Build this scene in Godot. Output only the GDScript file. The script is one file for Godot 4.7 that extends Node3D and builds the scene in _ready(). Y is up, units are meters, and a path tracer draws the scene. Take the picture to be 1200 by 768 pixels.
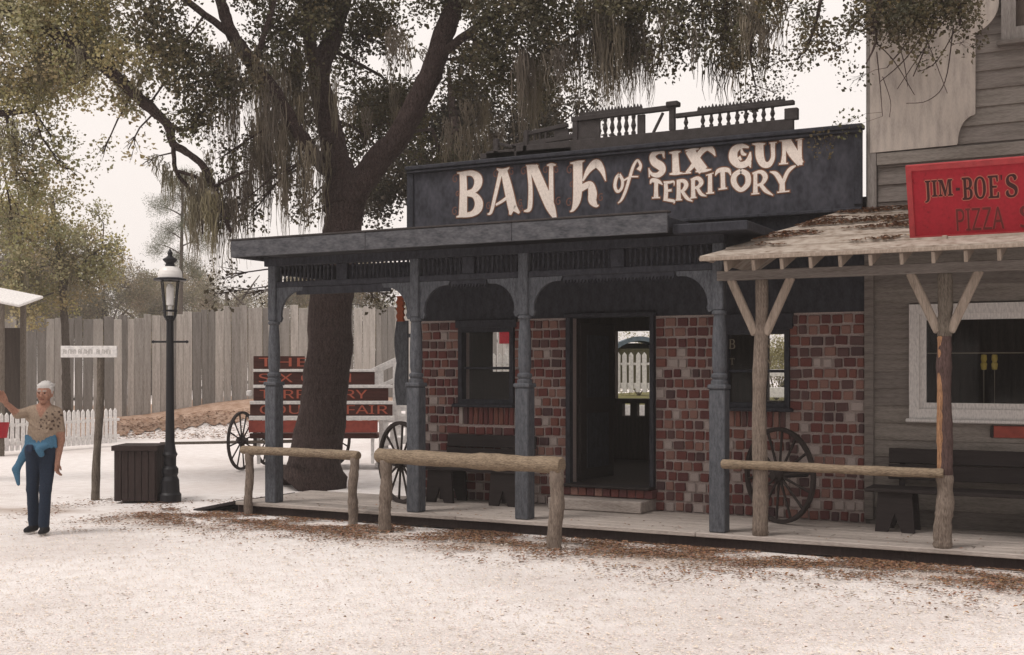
extends Node3D
# A western theme-park street: brick bank with a painted false front, a pizza shop with a log porch, a live oak hung with moss.
# World: x runs along the facades (right is +), z is minus the distance from the photographer's line, y is up, metres.

const YAW := 0.49218          # the camera is turned 28.2 degrees to the left of the facades' normal
const EYE := 1.85
const LETTERS := [
	["letter_b",[-7.891,4.403,0.102,-7.883,4.179,0.109,-7.891,3.855,0.124],[-7.978,4.407,0.015,-7.891,4.394,0.049],[-7.989,3.835,0.015,-7.891,3.849,0.049],[-7.891,4.39,0.058,-7.756,4.386,0.072,-7.669,4.319,0.116,-7.669,4.228,0.113,-7.741,4.154,0.072,-7.861,4.136,0.052],[-7.861,4.123,0.052,-7.726,4.101,0.072,-7.655,4.008,0.116,-7.669,3.919,0.118,-7.756,3.86,0.072,-7.891,3.851,0.058]],
	["letter_a",[-7.328,4.385,0.057,-7.416,4.056,0.049,-7.471,3.868,0.043,-7.526,3.843,0.012],[-7.285,4.389,0.086,-7.227,4.171,0.117,-7.162,3.912,0.125,-7.147,3.873,0.114],[-7.169,3.9,0.085,-7.195,3.815,0.034],[-7.133,3.898,0.085,-7.061,3.827,0.026],[-7.387,4.415,0.014,-7.299,4.377,0.063,-7.205,4.416,0.014],[-7.401,3.953,0.029,-7.314,3.992,0.037,-7.234,4.038,0.043]],
	["letter_n",[-6.933,4.408,0.048,-6.905,4.173,0.056,-6.905,3.971,0.063,-6.923,3.865,0.056,-6.997,3.848,0.014],[-6.968,4.423,0.014,-6.869,4.399,0.056,-6.792,4.409,0.017],[-6.869,4.403,0.121,-6.756,4.162,0.129,-6.644,3.923,0.129,-6.594,3.816,0.098,-6.554,3.73,0.042],[-6.612,4.407,0.056,-6.612,4.139,0.061,-6.607,3.852,0.067,-6.561,3.727,0.025],[-6.672,4.4,0.017,-6.612,4.403,0.042,-6.547,4.396,0.017]],
	["letter_k",[-6.247,4.405,0.124,-6.247,4.107,0.122,-6.261,3.935,0.105,-6.308,3.827,0.047,-6.352,3.802,0.011],[-6.349,4.401,0.014,-6.247,4.4,0.047,-6.155,4.416,0.011],[-6.177,4.169,0.022,-6.098,4.298,0.071,-5.998,4.368,0.107,-5.92,4.284,0.068,-5.871,4.146,0.011],[-6.213,4.073,0.083,-6.085,4.117,0.082,-6.047,4.019,0.113,-6.047,3.921,0.107,-5.998,3.854,0.047,-5.964,3.856,0.011]],
	["letter_o",[-5.693,4.214,0.035,-5.65,4.136,0.038,-5.66,4.046,0.035,-5.713,4.005,0.035,-5.749,4.071,0.041,-5.732,4.166,0.041,-5.693,4.214,0.035],[-5.66,4.122,0.019,-5.556,4.171,0.024]],
	["letter_f",[-5.442,4.243,0.059,-5.414,4.298,0.035,-5.455,4.362,0.03,-5.507,4.3,0.035,-5.556,4.165,0.038,-5.608,4.012,0.038,-5.66,3.907,0.03,-5.71,3.864,0.011],[-5.558,4.175,0.019,-5.446,4.166,0.016]],
	["letter_s",[-5.122,4.379,0.019,-5.134,4.434,0.045,-5.204,4.443,0.064,-5.262,4.397,0.075,-5.237,4.326,0.096,-5.156,4.266,0.099,-5.138,4.21,0.08,-5.191,4.167,0.064,-5.268,4.182,0.04,-5.306,4.239,0.016],[-5.308,4.257,0.013,-5.303,4.149,0.013],[-5.118,4.444,0.013,-5.115,4.361,0.013]],
	["letter_i",[-4.977,4.42,0.077,-4.971,4.301,0.082,-4.965,4.168,0.093],[-5.05,4.42,0.013,-4.977,4.414,0.042,-4.908,4.424,0.013],[-5.046,4.165,0.016,-4.965,4.168,0.04,-4.883,4.164,0.016]],
	["letter_x",[-4.797,4.428,0.111,-4.717,4.298,0.118,-4.628,4.174,0.12],[-4.85,4.427,0.013,-4.766,4.428,0.039,-4.682,4.436,0.013],[-4.723,4.17,0.016,-4.619,4.173,0.039,-4.531,4.179,0.013],[-4.834,4.163,0.034,-4.741,4.261,0.058,-4.668,4.382,0.066,-4.582,4.442,0.076,-4.519,4.398,0.057,-4.482,4.333,0.01],[-4.883,4.159,0.013,-4.778,4.162,0.016]],
	["letter_t",[-5.214,4.092,0.051,-5.217,3.999,0.048,-5.217,3.902,0.059],[-5.291,4.07,0.011,-5.265,4.108,0.051,-5.191,4.091,0.045,-5.134,4.047,0.011],[-5.268,3.898,0.016,-5.166,3.895,0.016]],
	["letter_e",[-5.096,4.062,0.045,-5.09,3.967,0.051,-5.096,3.87,0.053],[-5.122,4.076,0.019,-5.052,4.068,0.032,-4.993,4.072,0.021,-4.99,4.025,0.008],[-5.084,3.969,0.024,-5.021,3.974,0.032],[-5.122,3.871,0.029,-5.04,3.854,0.035,-4.99,3.839,0.032,-4.992,3.812,0.008]],
	["letter_r",[-4.933,4.074,0.05,-4.933,3.967,0.048,-4.933,3.859,0.058],[-4.958,4.076,0.029,-4.871,4.071,0.045,-4.838,4.02,0.055,-4.877,3.96,0.04,-4.927,3.955,0.026],[-4.89,3.953,0.037,-4.828,3.866,0.04,-4.76,3.824,0.011],[-4.971,3.852,0.016,-4.89,3.852,0.016]],
	["letter_r",[-4.754,4.078,0.05,-4.754,3.978,0.047,-4.751,3.872,0.058],[-4.781,4.074,0.029,-4.698,4.091,0.045,-4.653,4.041,0.055,-4.686,3.991,0.039,-4.747,3.978,0.026],[-4.704,3.981,0.037,-4.655,3.903,0.039,-4.588,3.873,0.01],[-4.791,3.863,0.016,-4.71,3.867,0.016]],
	["letter_i",[-4.546,4.127,0.047,-4.546,4.022,0.05,-4.546,3.911,0.057],[-4.594,4.116,0.013,-4.503,4.137,0.013],[-4.594,3.904,0.018,-4.497,3.907,0.018]],
	["letter_t",[-4.394,4.155,0.055,-4.391,4.045,0.052,-4.388,3.952,0.057],[-4.482,4.104,0.01,-4.451,4.154,0.047,-4.382,4.166,0.055,-4.322,4.15,0.047,-4.295,4.093,0.01],[-4.443,3.942,0.018,-4.338,3.948,0.018]],
	["letter_g",[-4.082,4.398,0.021,-4.176,4.421,0.062,-4.257,4.373,0.096,-4.263,4.281,0.101,-4.2,4.207,0.077,-4.123,4.21,0.075,-4.082,4.254,0.064,-4.063,4.345,0.015],[-4.202,4.299,0.046,-4.17,4.259,0.018],[-4.17,4.394,0.018,-4.155,4.335,0.039,-4.111,4.317,0.021],[-4.076,4.22,0.051,-4.06,4.163,0.01]],
	["letter_u",[-3.958,4.421,0.092,-3.953,4.289,0.095,-3.915,4.197,0.077,-3.848,4.183,0.064,-3.802,4.254,0.048,-3.802,4.368,0.048,-3.802,4.424,0.056],[-4.04,4.434,0.013,-3.964,4.422,0.038,-3.889,4.423,0.013],[-3.842,4.426,0.013,-3.756,4.428,0.013]],
	["letter_n",[-3.675,4.436,0.043,-3.673,4.288,0.043,-3.681,4.185,0.061],[-3.647,4.435,0.099,-3.57,4.293,0.111,-3.482,4.158,0.076],[-3.493,4.433,0.05,-3.493,4.296,0.043,-3.475,4.146,0.025],[-3.73,4.443,0.013,-3.664,4.444,0.033,-3.59,4.448,0.013],[-3.73,4.178,0.015,-3.627,4.177,0.015],[-3.539,4.432,0.013,-3.454,4.447,0.013]],
	["letter_o",[-4.176,4.138,0.049,-4.1,4.084,0.064,-4.096,3.98,0.064,-4.176,3.917,0.049,-4.252,3.991,0.065,-4.254,4.084,0.065,-4.176,4.138,0.049]],
	["letter_r",[-4.005,4.088,0.044,-4.005,3.973,0.046,-4.005,3.87,0.056],[-4.04,4.093,0.021,-3.941,4.106,0.043,-3.889,4.045,0.059,-3.929,3.97,0.038,-3.999,3.956,0.026],[-3.941,3.957,0.041,-3.883,3.885,0.043,-3.799,3.828,0.01],[-4.052,3.86,0.015,-3.958,3.861,0.015]],
	["letter_y",[-3.836,4.098,0.008,-3.779,4.079,0.043,-3.738,4.033,0.056,-3.696,3.951,0.056],[-3.689,3.956,0.043,-3.641,4.065,0.041,-3.595,4.118,0.04,-3.539,4.144,0.015],[-3.694,3.973,0.056,-3.694,3.86,0.066],[-3.75,3.858,0.015,-3.612,3.863,0.015]],
]
const CURLS := [[-8.009,4.331,0.047],[-8.015,3.908,0.047],[-7.404,4.347,0.041],[-7.175,4.36,0.041],[-7.511,3.945,0.041],[-7.051,3.949,0.04],[-7.001,4.354,0.045],[-6.691,4.345,0.04],[-6.541,4.333,0.037],[-6.513,3.939,0.045],[-6.36,4.319,0.045],[-6.367,3.917,0.045],[-5.938,3.947,0.042],[-7.033,3.879,0.033],[-7.974,4.134,0.029],[-6.329,4.137,0.03]]
const OAK_LIMBS := [[-11.65,-0.07,15.08,0.483,-11.59,0.35,15.12,0.41,-11.49,1.62,15.17,0.356,-11.37,2.96,15.24,0.329,-11.25,3.9,15.3,0.289,-11.18,4.44,15.34,0.295],[-11.18,4.37,15.34,0.295,-10.91,4.8,15.37,0.214,-10.27,5.51,15.49,0.178,-9.8,6.23,15.51,0.17,-9.46,6.94,15.46,0.155,-9.24,7.42,15.47,0.135,-8.95,8.12,15.4,0.108,-8.58,8.88,15.6,0.07],[-11.23,4.37,15.31,0.309,-11.33,4.89,15.37,0.243,-11.48,5.39,15.4,0.204,-11.68,6.16,15.41,0.184,-11.82,6.61,15.45,0.171,-11.76,7.2,15.71,0.146,-11.65,7.88,15.88,0.125,-11.54,8.75,16.05,0.098],[-11.78,6.44,15.47,0.11,-11.8,6.98,15.23,0.095,-11.72,7.66,15.05,0.087,-11.69,8.4,14.84,0.066],[-11.36,4.93,15.36,0.149,-11.4,5.11,14.88,0.112,-11.46,5.45,14.5,0.098,-11.57,5.94,14.11,0.102,-11.72,6.41,13.69,0.101,-11.8,6.7,13.41,0.087,-11.83,7.17,13.17,0.074,-11.89,7.84,12.92,0.049],[-11.66,6.36,13.72,0.05,-11.49,6.7,13.7,0.044,-11.4,7.29,13.86,0.038,-11.44,7.86,14.07,0.025],[-9.63,6.57,15.49,0.078,-8.99,6.85,15.37,0.064,-8.34,7.02,15.16,0.049,-7.41,7.29,15.09,0.042,-6.55,7.31,15.21,0.029],[-9.24,7.42,15.47,0.077,-8.18,7.69,15.25,0.062,-6.82,7.63,14.95,0.047,-5.51,7.29,14.75,0.033,-4.63,6.81,14.54,0.027],[-11.8,6.7,13.41,0.056,-11.99,6.99,12.86,0.049,-12.23,7.28,12.28,0.036]]
const LEFT_LIMBS := [[-18.42,-0.3,12.25,0.487,-18.42,0.92,12.25,0.39,-18.3,3.7,12.31,0.348,-18.02,6.46,12.35,0.291,-17.65,8.34,12.32,0.233],[-17.96,6.99,12.27,0.179,-16.87,7.73,12.51,0.136,-15.9,7.5,12.69,0.114,-15.26,7.24,12.81,0.099,-14.75,6.95,12.85,0.091,-14.1,6.54,12.98,0.091,-13.54,6.02,13.17,0.084,-13.02,5.53,13.33,0.07,-12.93,5.24,13.38,0.058,-12.51,4.93,13.49,0.051,-12.33,4.57,13.58,0.045,-12.2,4.18,13.66,0.032,-12.11,3.9,13.7,0.019],[-13.02,5.53,13.33,0.045,-12.73,5.42,13.37,0.032,-12.38,5.49,13.45,0.019],[-12.93,5.24,13.38,0.038,-12.9,4.83,13.39,0.032,-12.79,4.56,13.57,0.026,-12.65,4.27,13.64,0.026,-12.61,3.88,13.66,0.013],[-12.9,4.83,13.39,0.026,-12.63,4.73,13.54,0.026,-12.46,4.6,13.63,0.019],[-12.33,4.57,13.58,0.025,-11.92,4.69,13.58,0.019,-11.68,4.76,13.59,0.013],[-17.65,8.34,12.32,0.137,-16.46,8.74,12.51,0.094,-14.79,8.65,12.72,0.065,-13.45,8.12,12.98,0.045],[-18.24,5.1,12.35,0.111,-17.29,5.73,12.51,0.082,-16.39,5.89,12.77,0.061,-15.51,5.92,13.01,0.04],[-14.68,7.51,13.12,0.033,-14.86,7.7,13.03,0.033,-15.03,8.1,12.93,0.04]]
const SLIM_LIMBS := [[-26.42,0.39,23.28,0.118,-26.46,1.92,23.26,0.106,-26.5,3.33,23.24,0.094,-26.56,4.51,23.2,0.083,-26.69,5.69,23.13,0.071,-26.81,6.63,23.07,0.047],[-26.52,4.04,23.22,0.059,-26.08,4.75,23.46,0.047,-25.57,5.22,23.74,0.035],[-26.56,4.51,23.2,0.047,-27.12,5.22,22.9,0.035,-27.64,5.69,22.62,0.035]]
const BEHIND_LIMBS := [[-12.84,-0.3,20.91,0.315,-12.84,2.43,20.91,0.28,-12.78,4.53,20.95,0.245,-12.66,5.58,21.01,0.21,-12.58,6.45,21.05,0.14,-12.66,7.33,21.01,0.07,-12.73,8.03,20.97,0.026],[-12.69,5.23,21,0.122,-11.44,6.05,21.33,0.104,-10.59,6.7,21.56,0.069],[-12.66,5.58,21.01,0.114,-13.12,6.1,20.76,0.087,-13.79,6.47,20.52,0.062]]
const RIGHT_LIMBS := [[-2.83,-0.3,19.25,0.392,-2.83,2.28,19.25,0.327,-2.83,4.9,19.25,0.301,-2.83,7.51,19.25,0.261,-2.83,9.47,19.25,0.222,-2.81,10.66,18.69,0.165],[-2.81,10.41,18.69,0.153,-2.76,10.37,17.24,0.118,-2.65,9.49,15.6,0.086,-2.49,8.29,14.1,0.063,-2.4,7.14,13.12,0.05,-2.35,6.08,12.36,0.039,-2.36,5.47,12.01,0.029,-2.4,5.11,11.88,0.017],[-2.4,7.14,13.12,0.036,-1.99,6.28,12.67,0.03,-1.71,5.67,12.47,0.021,-1.66,5.22,12.38,0.013],[-2.49,8.29,14.1,0.044,-2.87,7.08,13.21,0.033,-3,6.07,12.58,0.022,-3.04,5.48,12.33,0.018,-3.12,5.1,12.17,0.011],[-2.96,7.24,13.62,0.029,-3.71,6.78,13.9,0.025,-4.15,6.27,14,0.02,-4.27,5.69,14.05,0.015,-4.22,5.28,14.08,0.01],[-2.36,5.47,12.01,0.015,-2.38,5.04,11.94,0.012,-2.45,4.82,11.85,0.007],[-2.35,6.08,12.36,0.017,-2.05,5.33,12.29,0.011,-2.31,4.83,12.15,0.005],[-2.01,6.08,12.54,0.017,-1.92,5.36,12.48,0.009,-2.1,4.77,12.38,0.005],[-2.38,5.04,11.94,0.007,-2.23,4.87,12.08,0.005,-2.07,4.56,12.28,0.003],[-1.92,5.36,12.48,0.009,-2.14,4.93,12.24,0.006,-2.35,4.67,12.02,0.004],[-1.79,5.33,12.43,0.008,-2.01,4.98,12.31,0.005,-2.22,4.62,12.2,0.003],[-1.73,5.25,12.46,0.007,-1.82,4.72,12.53,0.005,-1.97,4.53,12.45,0.004,-2.16,4.5,12.34,0.003],[-2.29,5.3,12.05,0.006,-2.16,4.93,12.12,0.005,-2.11,4.62,12.14,0.003],[-2.37,4.95,11.95,0.006,-2.35,4.63,12.02,0.005,-2.33,4.33,12.03,0.003],[-1.69,5.23,12.43,0.006,-1.88,4.89,12.38,0.005,-2.04,4.79,12.3,0.003],[-2.05,5.33,12.29,0.006,-1.94,5.02,12.46,0.004,-1.8,4.6,12.54,0.003],[-2.33,4.72,12.03,0.004,-2.26,4.48,12.06,0.003,-2.27,4.32,12.06,0.003]]
const OAK_BLOBS := [[-11.69,6.83,14.38,0.78,0.8],[-11.92,6.06,13.13,0.61,0.7],[-12.33,5.37,13.13,0.45,0.6],[-12.21,6.38,12.74,0.61,0.8],[-12.49,6.81,12.37,0.48,1],[-11.35,7.27,16.38,0.85,0.9],[-11.18,6.27,17.15,0.8,0.8],[-11.91,7.8,14.04,1.03,1],[-11.37,8.27,15.46,1.09,1],[-9.64,7.8,15.26,0.9,0.9],[-8.49,6.89,15.3,0.75,0.9],[-7.61,6.87,15.21,0.67,0.9],[-8.63,6.51,16.37,0.53,0.7],[-6.8,6.69,15.19,0.59,0.8],[-5.95,6.91,14.96,0.57,0.8],[-6.88,6.09,15.37,0.36,0.5],[-5.18,6.42,14.81,0.42,0.6],[-12.72,6.08,16.1,0.58,0.6],[-11.81,5.72,17.04,0.66,0.8],[-12.96,5.53,15.29,0.56,0.5],[-12.3,5.1,13.83,0.36,0.5],[-12.85,5.04,15.8,0.43,0.5],[-8.71,8.01,15.19,0.88,1],[-9.71,6.84,16.92,0.63,0.8],[-10.98,5.5,17.94,0.6,0.8],[-8.5,6.23,17,0.47,0.6],[-12.71,3.32,14.29,0.21,0.5],[-12.59,3.03,14.58,0.16,0.5],[-12.75,3.01,14.04,0.14,0.5],[-11.75,3.04,16.96,0.2,0.6],[-11.49,3.07,17.1,0.15,0.6],[-12.36,4.28,14.48,0.29,0.4],[-12.47,4.01,13.74,0.21,0.35],[-12.6,4.46,15.94,0.29,0.45],[-6.3,6.45,15.23,0.47,0.7],[-5.58,6.17,14.94,0.34,0.6],[-4.85,5.95,14.87,0.29,0.6],[-4.95,6.5,14.82,0.49,0.8],[-7.94,6.52,16.17,0.51,0.7],[-5.85,5.88,15.02,0.21,0.4]]
const LEFT_BLOBS := [[-15.38,7.04,12.74,0.93,0.9],[-14.33,7.09,12.97,0.78,0.9],[-13.6,6.65,13.13,0.49,0.7],[-15.63,6.19,12.95,0.67,0.7],[-14.49,6.23,13.11,0.53,0.6],[-15.92,5.28,13.03,0.54,0.6],[-15.44,5.55,13.28,0.41,0.4],[-13.43,5.87,13.22,0.31,0.5],[-16.75,6.64,12.58,1.09,1],[-15.73,8.1,12.56,1.19,1],[-14.06,8.06,12.89,1.03,1],[-12.56,5.45,13.46,0.23,0.4],[-13.76,5.2,13.28,0.21,0.3],[-13.53,5.01,13.4,0.13,0.4],[-15.92,4.81,13.03,0.52,0.7],[-15.26,5.01,13.38,0.33,0.4],[-14.41,5.21,13.38,0.21,0.35],[-15.6,6.55,13.42,0.82,0.8],[-14.02,6.1,13.36,0.39,0.6],[-16.82,4.32,13.68,0.43,0.6],[-13.04,6.26,13.43,0.33,0.5],[-13.12,6.59,13.16,0.43,0.7]]
const SLIM_BLOBS := [[-27.02,5.52,22.39,1.11,0.9],[-26.08,5.34,23.46,0.99,0.8],[-26.81,6.52,23.07,0.71,0.6],[-25.57,4.75,23.74,0.61,0.7],[-27.12,4.24,22.33,0.74,0.8],[-26.6,4.4,23.18,0.71,0.8],[-25.36,5.34,23.85,0.38,0.6],[-25.77,6.28,23.63,0.33,0.5],[-27.63,6.1,22.06,0.7,0.7],[-27.02,3.5,22.39,0.56,0.6],[-26.56,3.76,23.2,0.52,0.6],[-25.73,4.14,23.65,0.42,0.6],[-25.15,4.98,23.96,0.33,0.5]]
const BEHIND_BLOBS := [[-13.31,5.84,20.1,0.77,1],[-12.66,5.93,21.01,0.88,1],[-11.44,6.4,21.33,0.9,1],[-12.44,7.44,21.7,0.89,0.9],[-10.59,6.87,21.56,0.62,0.9],[-13.39,7.08,21.19,0.89,0.9],[-14.17,7.08,20.77,0.71,0.8],[-11.5,7.62,22.2,0.71,0.7],[-14.05,5.4,20.27,0.56,0.9],[-9.98,7.22,21.88,0.34,0.6],[-9.83,6.44,21.96,0.27,0.5]]
const RIGHT_BLOBS := [[-2.36,5.34,12.01,0.28,0.9],[-2.03,5.26,12.19,0.3,0.9],[-1.75,5.46,12.45,0.3,0.9],[-2.63,5.28,12.09,0.17,0.8],[-2.2,5.82,12.44,0.43,1],[-3,5.27,12.23,0.19,0.8],[-3.21,5.55,12.35,0.18,0.7],[-2.79,5.12,12.24,0.12,0.7],[-3.68,6.19,13.23,0.38,0.8],[-4.24,5.97,13.95,0.27,0.7],[-4.36,5.58,14,0.19,0.6],[-4.06,5.51,14.05,0.16,0.6],[-3.4,5.22,12.93,0.15,0.6],[-3.88,5.08,13.8,0.12,0.6],[-2.69,4.8,12.4,0.08,0.6],[-3.01,4.18,12.46,0.1,0.5],[-2.83,4.34,12.44,0.09,0.5],[-1.64,5.08,12.51,0.1,0.6],[-1.92,4.95,12.25,0.12,0.5],[-4.19,5.15,13.98,0.14,0.5],[-2.78,6.29,12.81,0.45,1],[-1.67,5.99,12.72,0.43,1]]
const OAK_MOSS := [[-11.91,6.45,14.04,1.6,10],[-11.62,5.94,14.19,1.5,10],[-11.53,5.42,14.58,1.2,8],[-11.91,6.51,13.47,1.5,8],[-11.77,6.78,14.68,1.6,8],[-11.6,6.54,14.89,1.8,8],[-6.88,6.69,15.37,1.2,10],[-6.5,6.72,15.24,1.3,10],[-6.34,6.36,15.32,0.9,5],[-9.21,5.85,16.05,1,7],[-9.7,5.69,16.36,1,5],[-12.07,5.61,14.63,1.4,8],[-12.47,4.65,13.74,1.3,9],[-12.47,4.49,13.96,1.2,7],[-7.5,6.38,15.27,1,6],[-4.79,6.42,15.02,1,4],[-5.48,6.51,14.99,0.8,4],[-8.05,6.51,15.54,1.1,5],[-9.22,5.55,16.62,0.8,4],[-10.14,6.91,15.55,0.9,5],[-11.49,5.13,15.29,1.1,5],[-12.29,5.18,14.29,1.3,6],[-12.32,4.98,14.73,1.4,5],[-12.25,5.87,13.86,1.4,5],[-6.64,6.27,15.27,1,6],[-6.99,6.93,15.32,1.3,6],[-4.63,5.93,14.88,0.7,3],[-5.08,6.2,14.86,0.8,3],[-11.24,6.23,16.22,0.8,4],[-8.79,6.14,16.39,0.9,4],[-12.03,5.01,15.11,1.2,4]]
const LEFT_MOSS := [[-14.06,6.65,12.89,0.8,5],[-14.79,6.83,12.72,0.9,4],[-15.75,5.65,12.89,1,5],[-13.72,6.26,13.07,0.7,3],[-12.5,4.94,13.49,0.7,4],[-12.39,4.49,13.55,1.2,8],[-12.91,4.89,13.39,0.6,3]]
const SLIM_MOSS := [[-27.02,4.71,22.39,1.6,7],[-26.6,4.98,23.18,1.5,7],[-25.98,4.51,23.51,1,4],[-27.22,4.01,22.28,1.2,5],[-27.33,6.1,22.22,1.5,5]]
const RIGHT_MOSS := [[-4.24,6.17,13.95,0.7,5],[-4.03,6.04,13.95,0.6,3]]
const BEHIND_MOSS := [[-11.95,6.36,20.83,1,4],[-11.34,6.7,21.15,1,4]]

var rng := RandomNumberGenerator.new()
var M := {}
var cache := {}
var used := {}

# ------------------------------------------------------------------ helpers
func rnd(a: float, b: float) -> float: return rng.randf_range(a, b)

func V(u: float, h: float, n: float) -> Vector3: return Vector3(u, h, -n)

# a point from distance along the camera axis, offset to its right, and height
func C(right: float, h: float, depth: float) -> Vector3:
	return Vector3(right * cos(YAW) - depth * sin(YAW), h, -(depth * cos(YAW) + right * sin(YAW)))

func numbered(called: String) -> String:
	var k: int = used.get(called, 0)
	used[called] = k + 1
	return called if k == 0 else "%s_%03d" % [called, k]

func thing(called: String, label: String, category: String, at := Vector3.ZERO, turn := 0.0, group := "") -> Node3D:
	var o := Node3D.new()
	o.name = numbered(called)
	add_child(o)
	o.position = at
	o.rotation.y = turn
	o.set_meta("label", label)
	o.set_meta("category", category)
	if group != "": o.set_meta("group", group)
	return o

func part(parent: Node, called: String, mesh: Mesh, m: Material, at := Vector3.ZERO, rot := Vector3.ZERO) -> MeshInstance3D:
	var o := MeshInstance3D.new()
	o.name = called
	o.mesh = mesh
	o.material_override = m
	parent.add_child(o, true)
	o.position = at
	o.rotation = rot
	return o

func hold(parent: Node, called: String, at := Vector3.ZERO, rot := Vector3.ZERO) -> Node3D:
	var o := Node3D.new()
	o.name = called
	parent.add_child(o, true)
	o.position = at
	o.rotation = rot
	return o

func tri_out(st: SurfaceTool, a: Vector3, b: Vector3, c: Vector3, mid: Vector3) -> void:
	# clockwise seen from outside
	if (b - a).cross(c - a).dot((a + b + c) / 3.0 - mid) > 0.0:
		st.add_vertex(a); st.add_vertex(c); st.add_vertex(b)
	else:
		st.add_vertex(a); st.add_vertex(b); st.add_vertex(c)

func quad_out(st: SurfaceTool, a: Vector3, b: Vector3, c: Vector3, d: Vector3, mid: Vector3) -> void:
	tri_out(st, a, b, c, mid)
	tri_out(st, a, c, d, mid)

func fresh(flat := true) -> SurfaceTool:
	var st := SurfaceTool.new()
	st.begin(Mesh.PRIMITIVE_TRIANGLES)
	st.set_smooth_group(-1 if flat else 0)
	return st

func done(st: SurfaceTool) -> ArrayMesh:
	st.generate_normals()
	return st.commit()

# chamfered box, put into a surface under a transform
func add_box(st: SurfaceTool, t: Transform3D, s: Vector3, b: float) -> void:
	var h := s / 2.0
	b = minf(b, minf(h.x, minf(h.y, h.z)) * 0.6)
	var mid := t.origin
	var p := {}
	for sx in [-1, 1]:
		for sy in [-1, 1]:
			for sz in [-1, 1]:
				var k := Vector3i(sx, sy, sz)
				p[[k, 0]] = t * Vector3(sx * h.x, sy * (h.y - b), sz * (h.z - b))
				p[[k, 1]] = t * Vector3(sx * (h.x - b), sy * h.y, sz * (h.z - b))
				p[[k, 2]] = t * Vector3(sx * (h.x - b), sy * (h.y - b), sz * h.z)
	for ax in 3:
		var i: int = (ax + 1) % 3
		var j: int = (ax + 2) % 3
		for sg in [-1, 1]:
			var q := []
			for pr in [[-1, -1], [1, -1], [1, 1], [-1, 1]]:
				var k := Vector3i.ZERO
				k[ax] = sg; k[i] = pr[0]; k[j] = pr[1]
				q.append(p[[k, ax]])
			quad_out(st, q[0], q[1], q[2], q[3], mid)
		for s1 in [-1, 1]:
			for s2 in [-1, 1]:
				var k1 := Vector3i.ZERO
				var k2 := Vector3i.ZERO
				k1[i] = s1; k1[j] = s2; k1[ax] = -1
				k2[i] = s1; k2[j] = s2; k2[ax] = 1
				quad_out(st, p[[k1, i]], p[[k2, i]], p[[k2, j]], p[[k1, j]], mid)
	for sx in [-1, 1]:
		for sy in [-1, 1]:
			for sz in [-1, 1]:
				var k := Vector3i(sx, sy, sz)
				tri_out(st, p[[k, 0]], p[[k, 1]], p[[k, 2]], mid)

func cbox(s: Vector3, b := 0.006) -> ArrayMesh:
	var key := "b%.3f_%.3f_%.3f_%.4f" % [s.x, s.y, s.z, b]
	if not cache.has(key):
		var st := fresh()
		add_box(st, Transform3D.IDENTITY, s, b)
		cache[key] = done(st)
	return cache[key]

func bar(parent: Node, called: String, m: Material, at: Vector3, s: Vector3, b := 0.006, rot := Vector3.ZERO) -> MeshInstance3D:
	return part(parent, called, cbox(s, b), m, at, rot)

# a squared timber from a to b; w is its breadth across, d its breadth along z
func beam(parent: Node, called: String, m: Material, a: Vector3, b: Vector3, w: float, d: float, bev := 0.006) -> MeshInstance3D:
	var o := part(parent, called, cbox(Vector3(w, snappedf(a.distance_to(b), 0.001), d), bev), m)
	o.transform = along(a, b)
	return o

func along(a: Vector3, b: Vector3) -> Transform3D:
	var y := (b - a).normalized()
	var ref := Vector3.FORWARD if absf(y.dot(Vector3.FORWARD)) < 0.9 else Vector3.RIGHT
	var x := y.cross(ref).normalized()
	var zz := x.cross(y).normalized()
	return Transform3D(Basis(x, y, zz), (a + b) / 2.0)

func lathe(profile: Array, seg := 20) -> ArrayMesh:
	var st := fresh(false)
	for i in profile.size() - 1:
		for k in seg:
			var a0 := TAU * k / seg
			var a1 := TAU * (k + 1) / seg
			var p0: Array = profile[i]
			var p1: Array = profile[i + 1]
			var a := Vector3(cos(a0) * p0[0], p0[1], sin(a0) * p0[0])
			var b := Vector3(cos(a1) * p0[0], p0[1], sin(a1) * p0[0])
			var c := Vector3(cos(a1) * p1[0], p1[1], sin(a1) * p1[0])
			var d := Vector3(cos(a0) * p1[0], p1[1], sin(a0) * p1[0])
			st.set_smooth_group(i)
			for v in [a, b, c, a, c, d]: st.add_vertex(v)
	return done(st)

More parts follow.
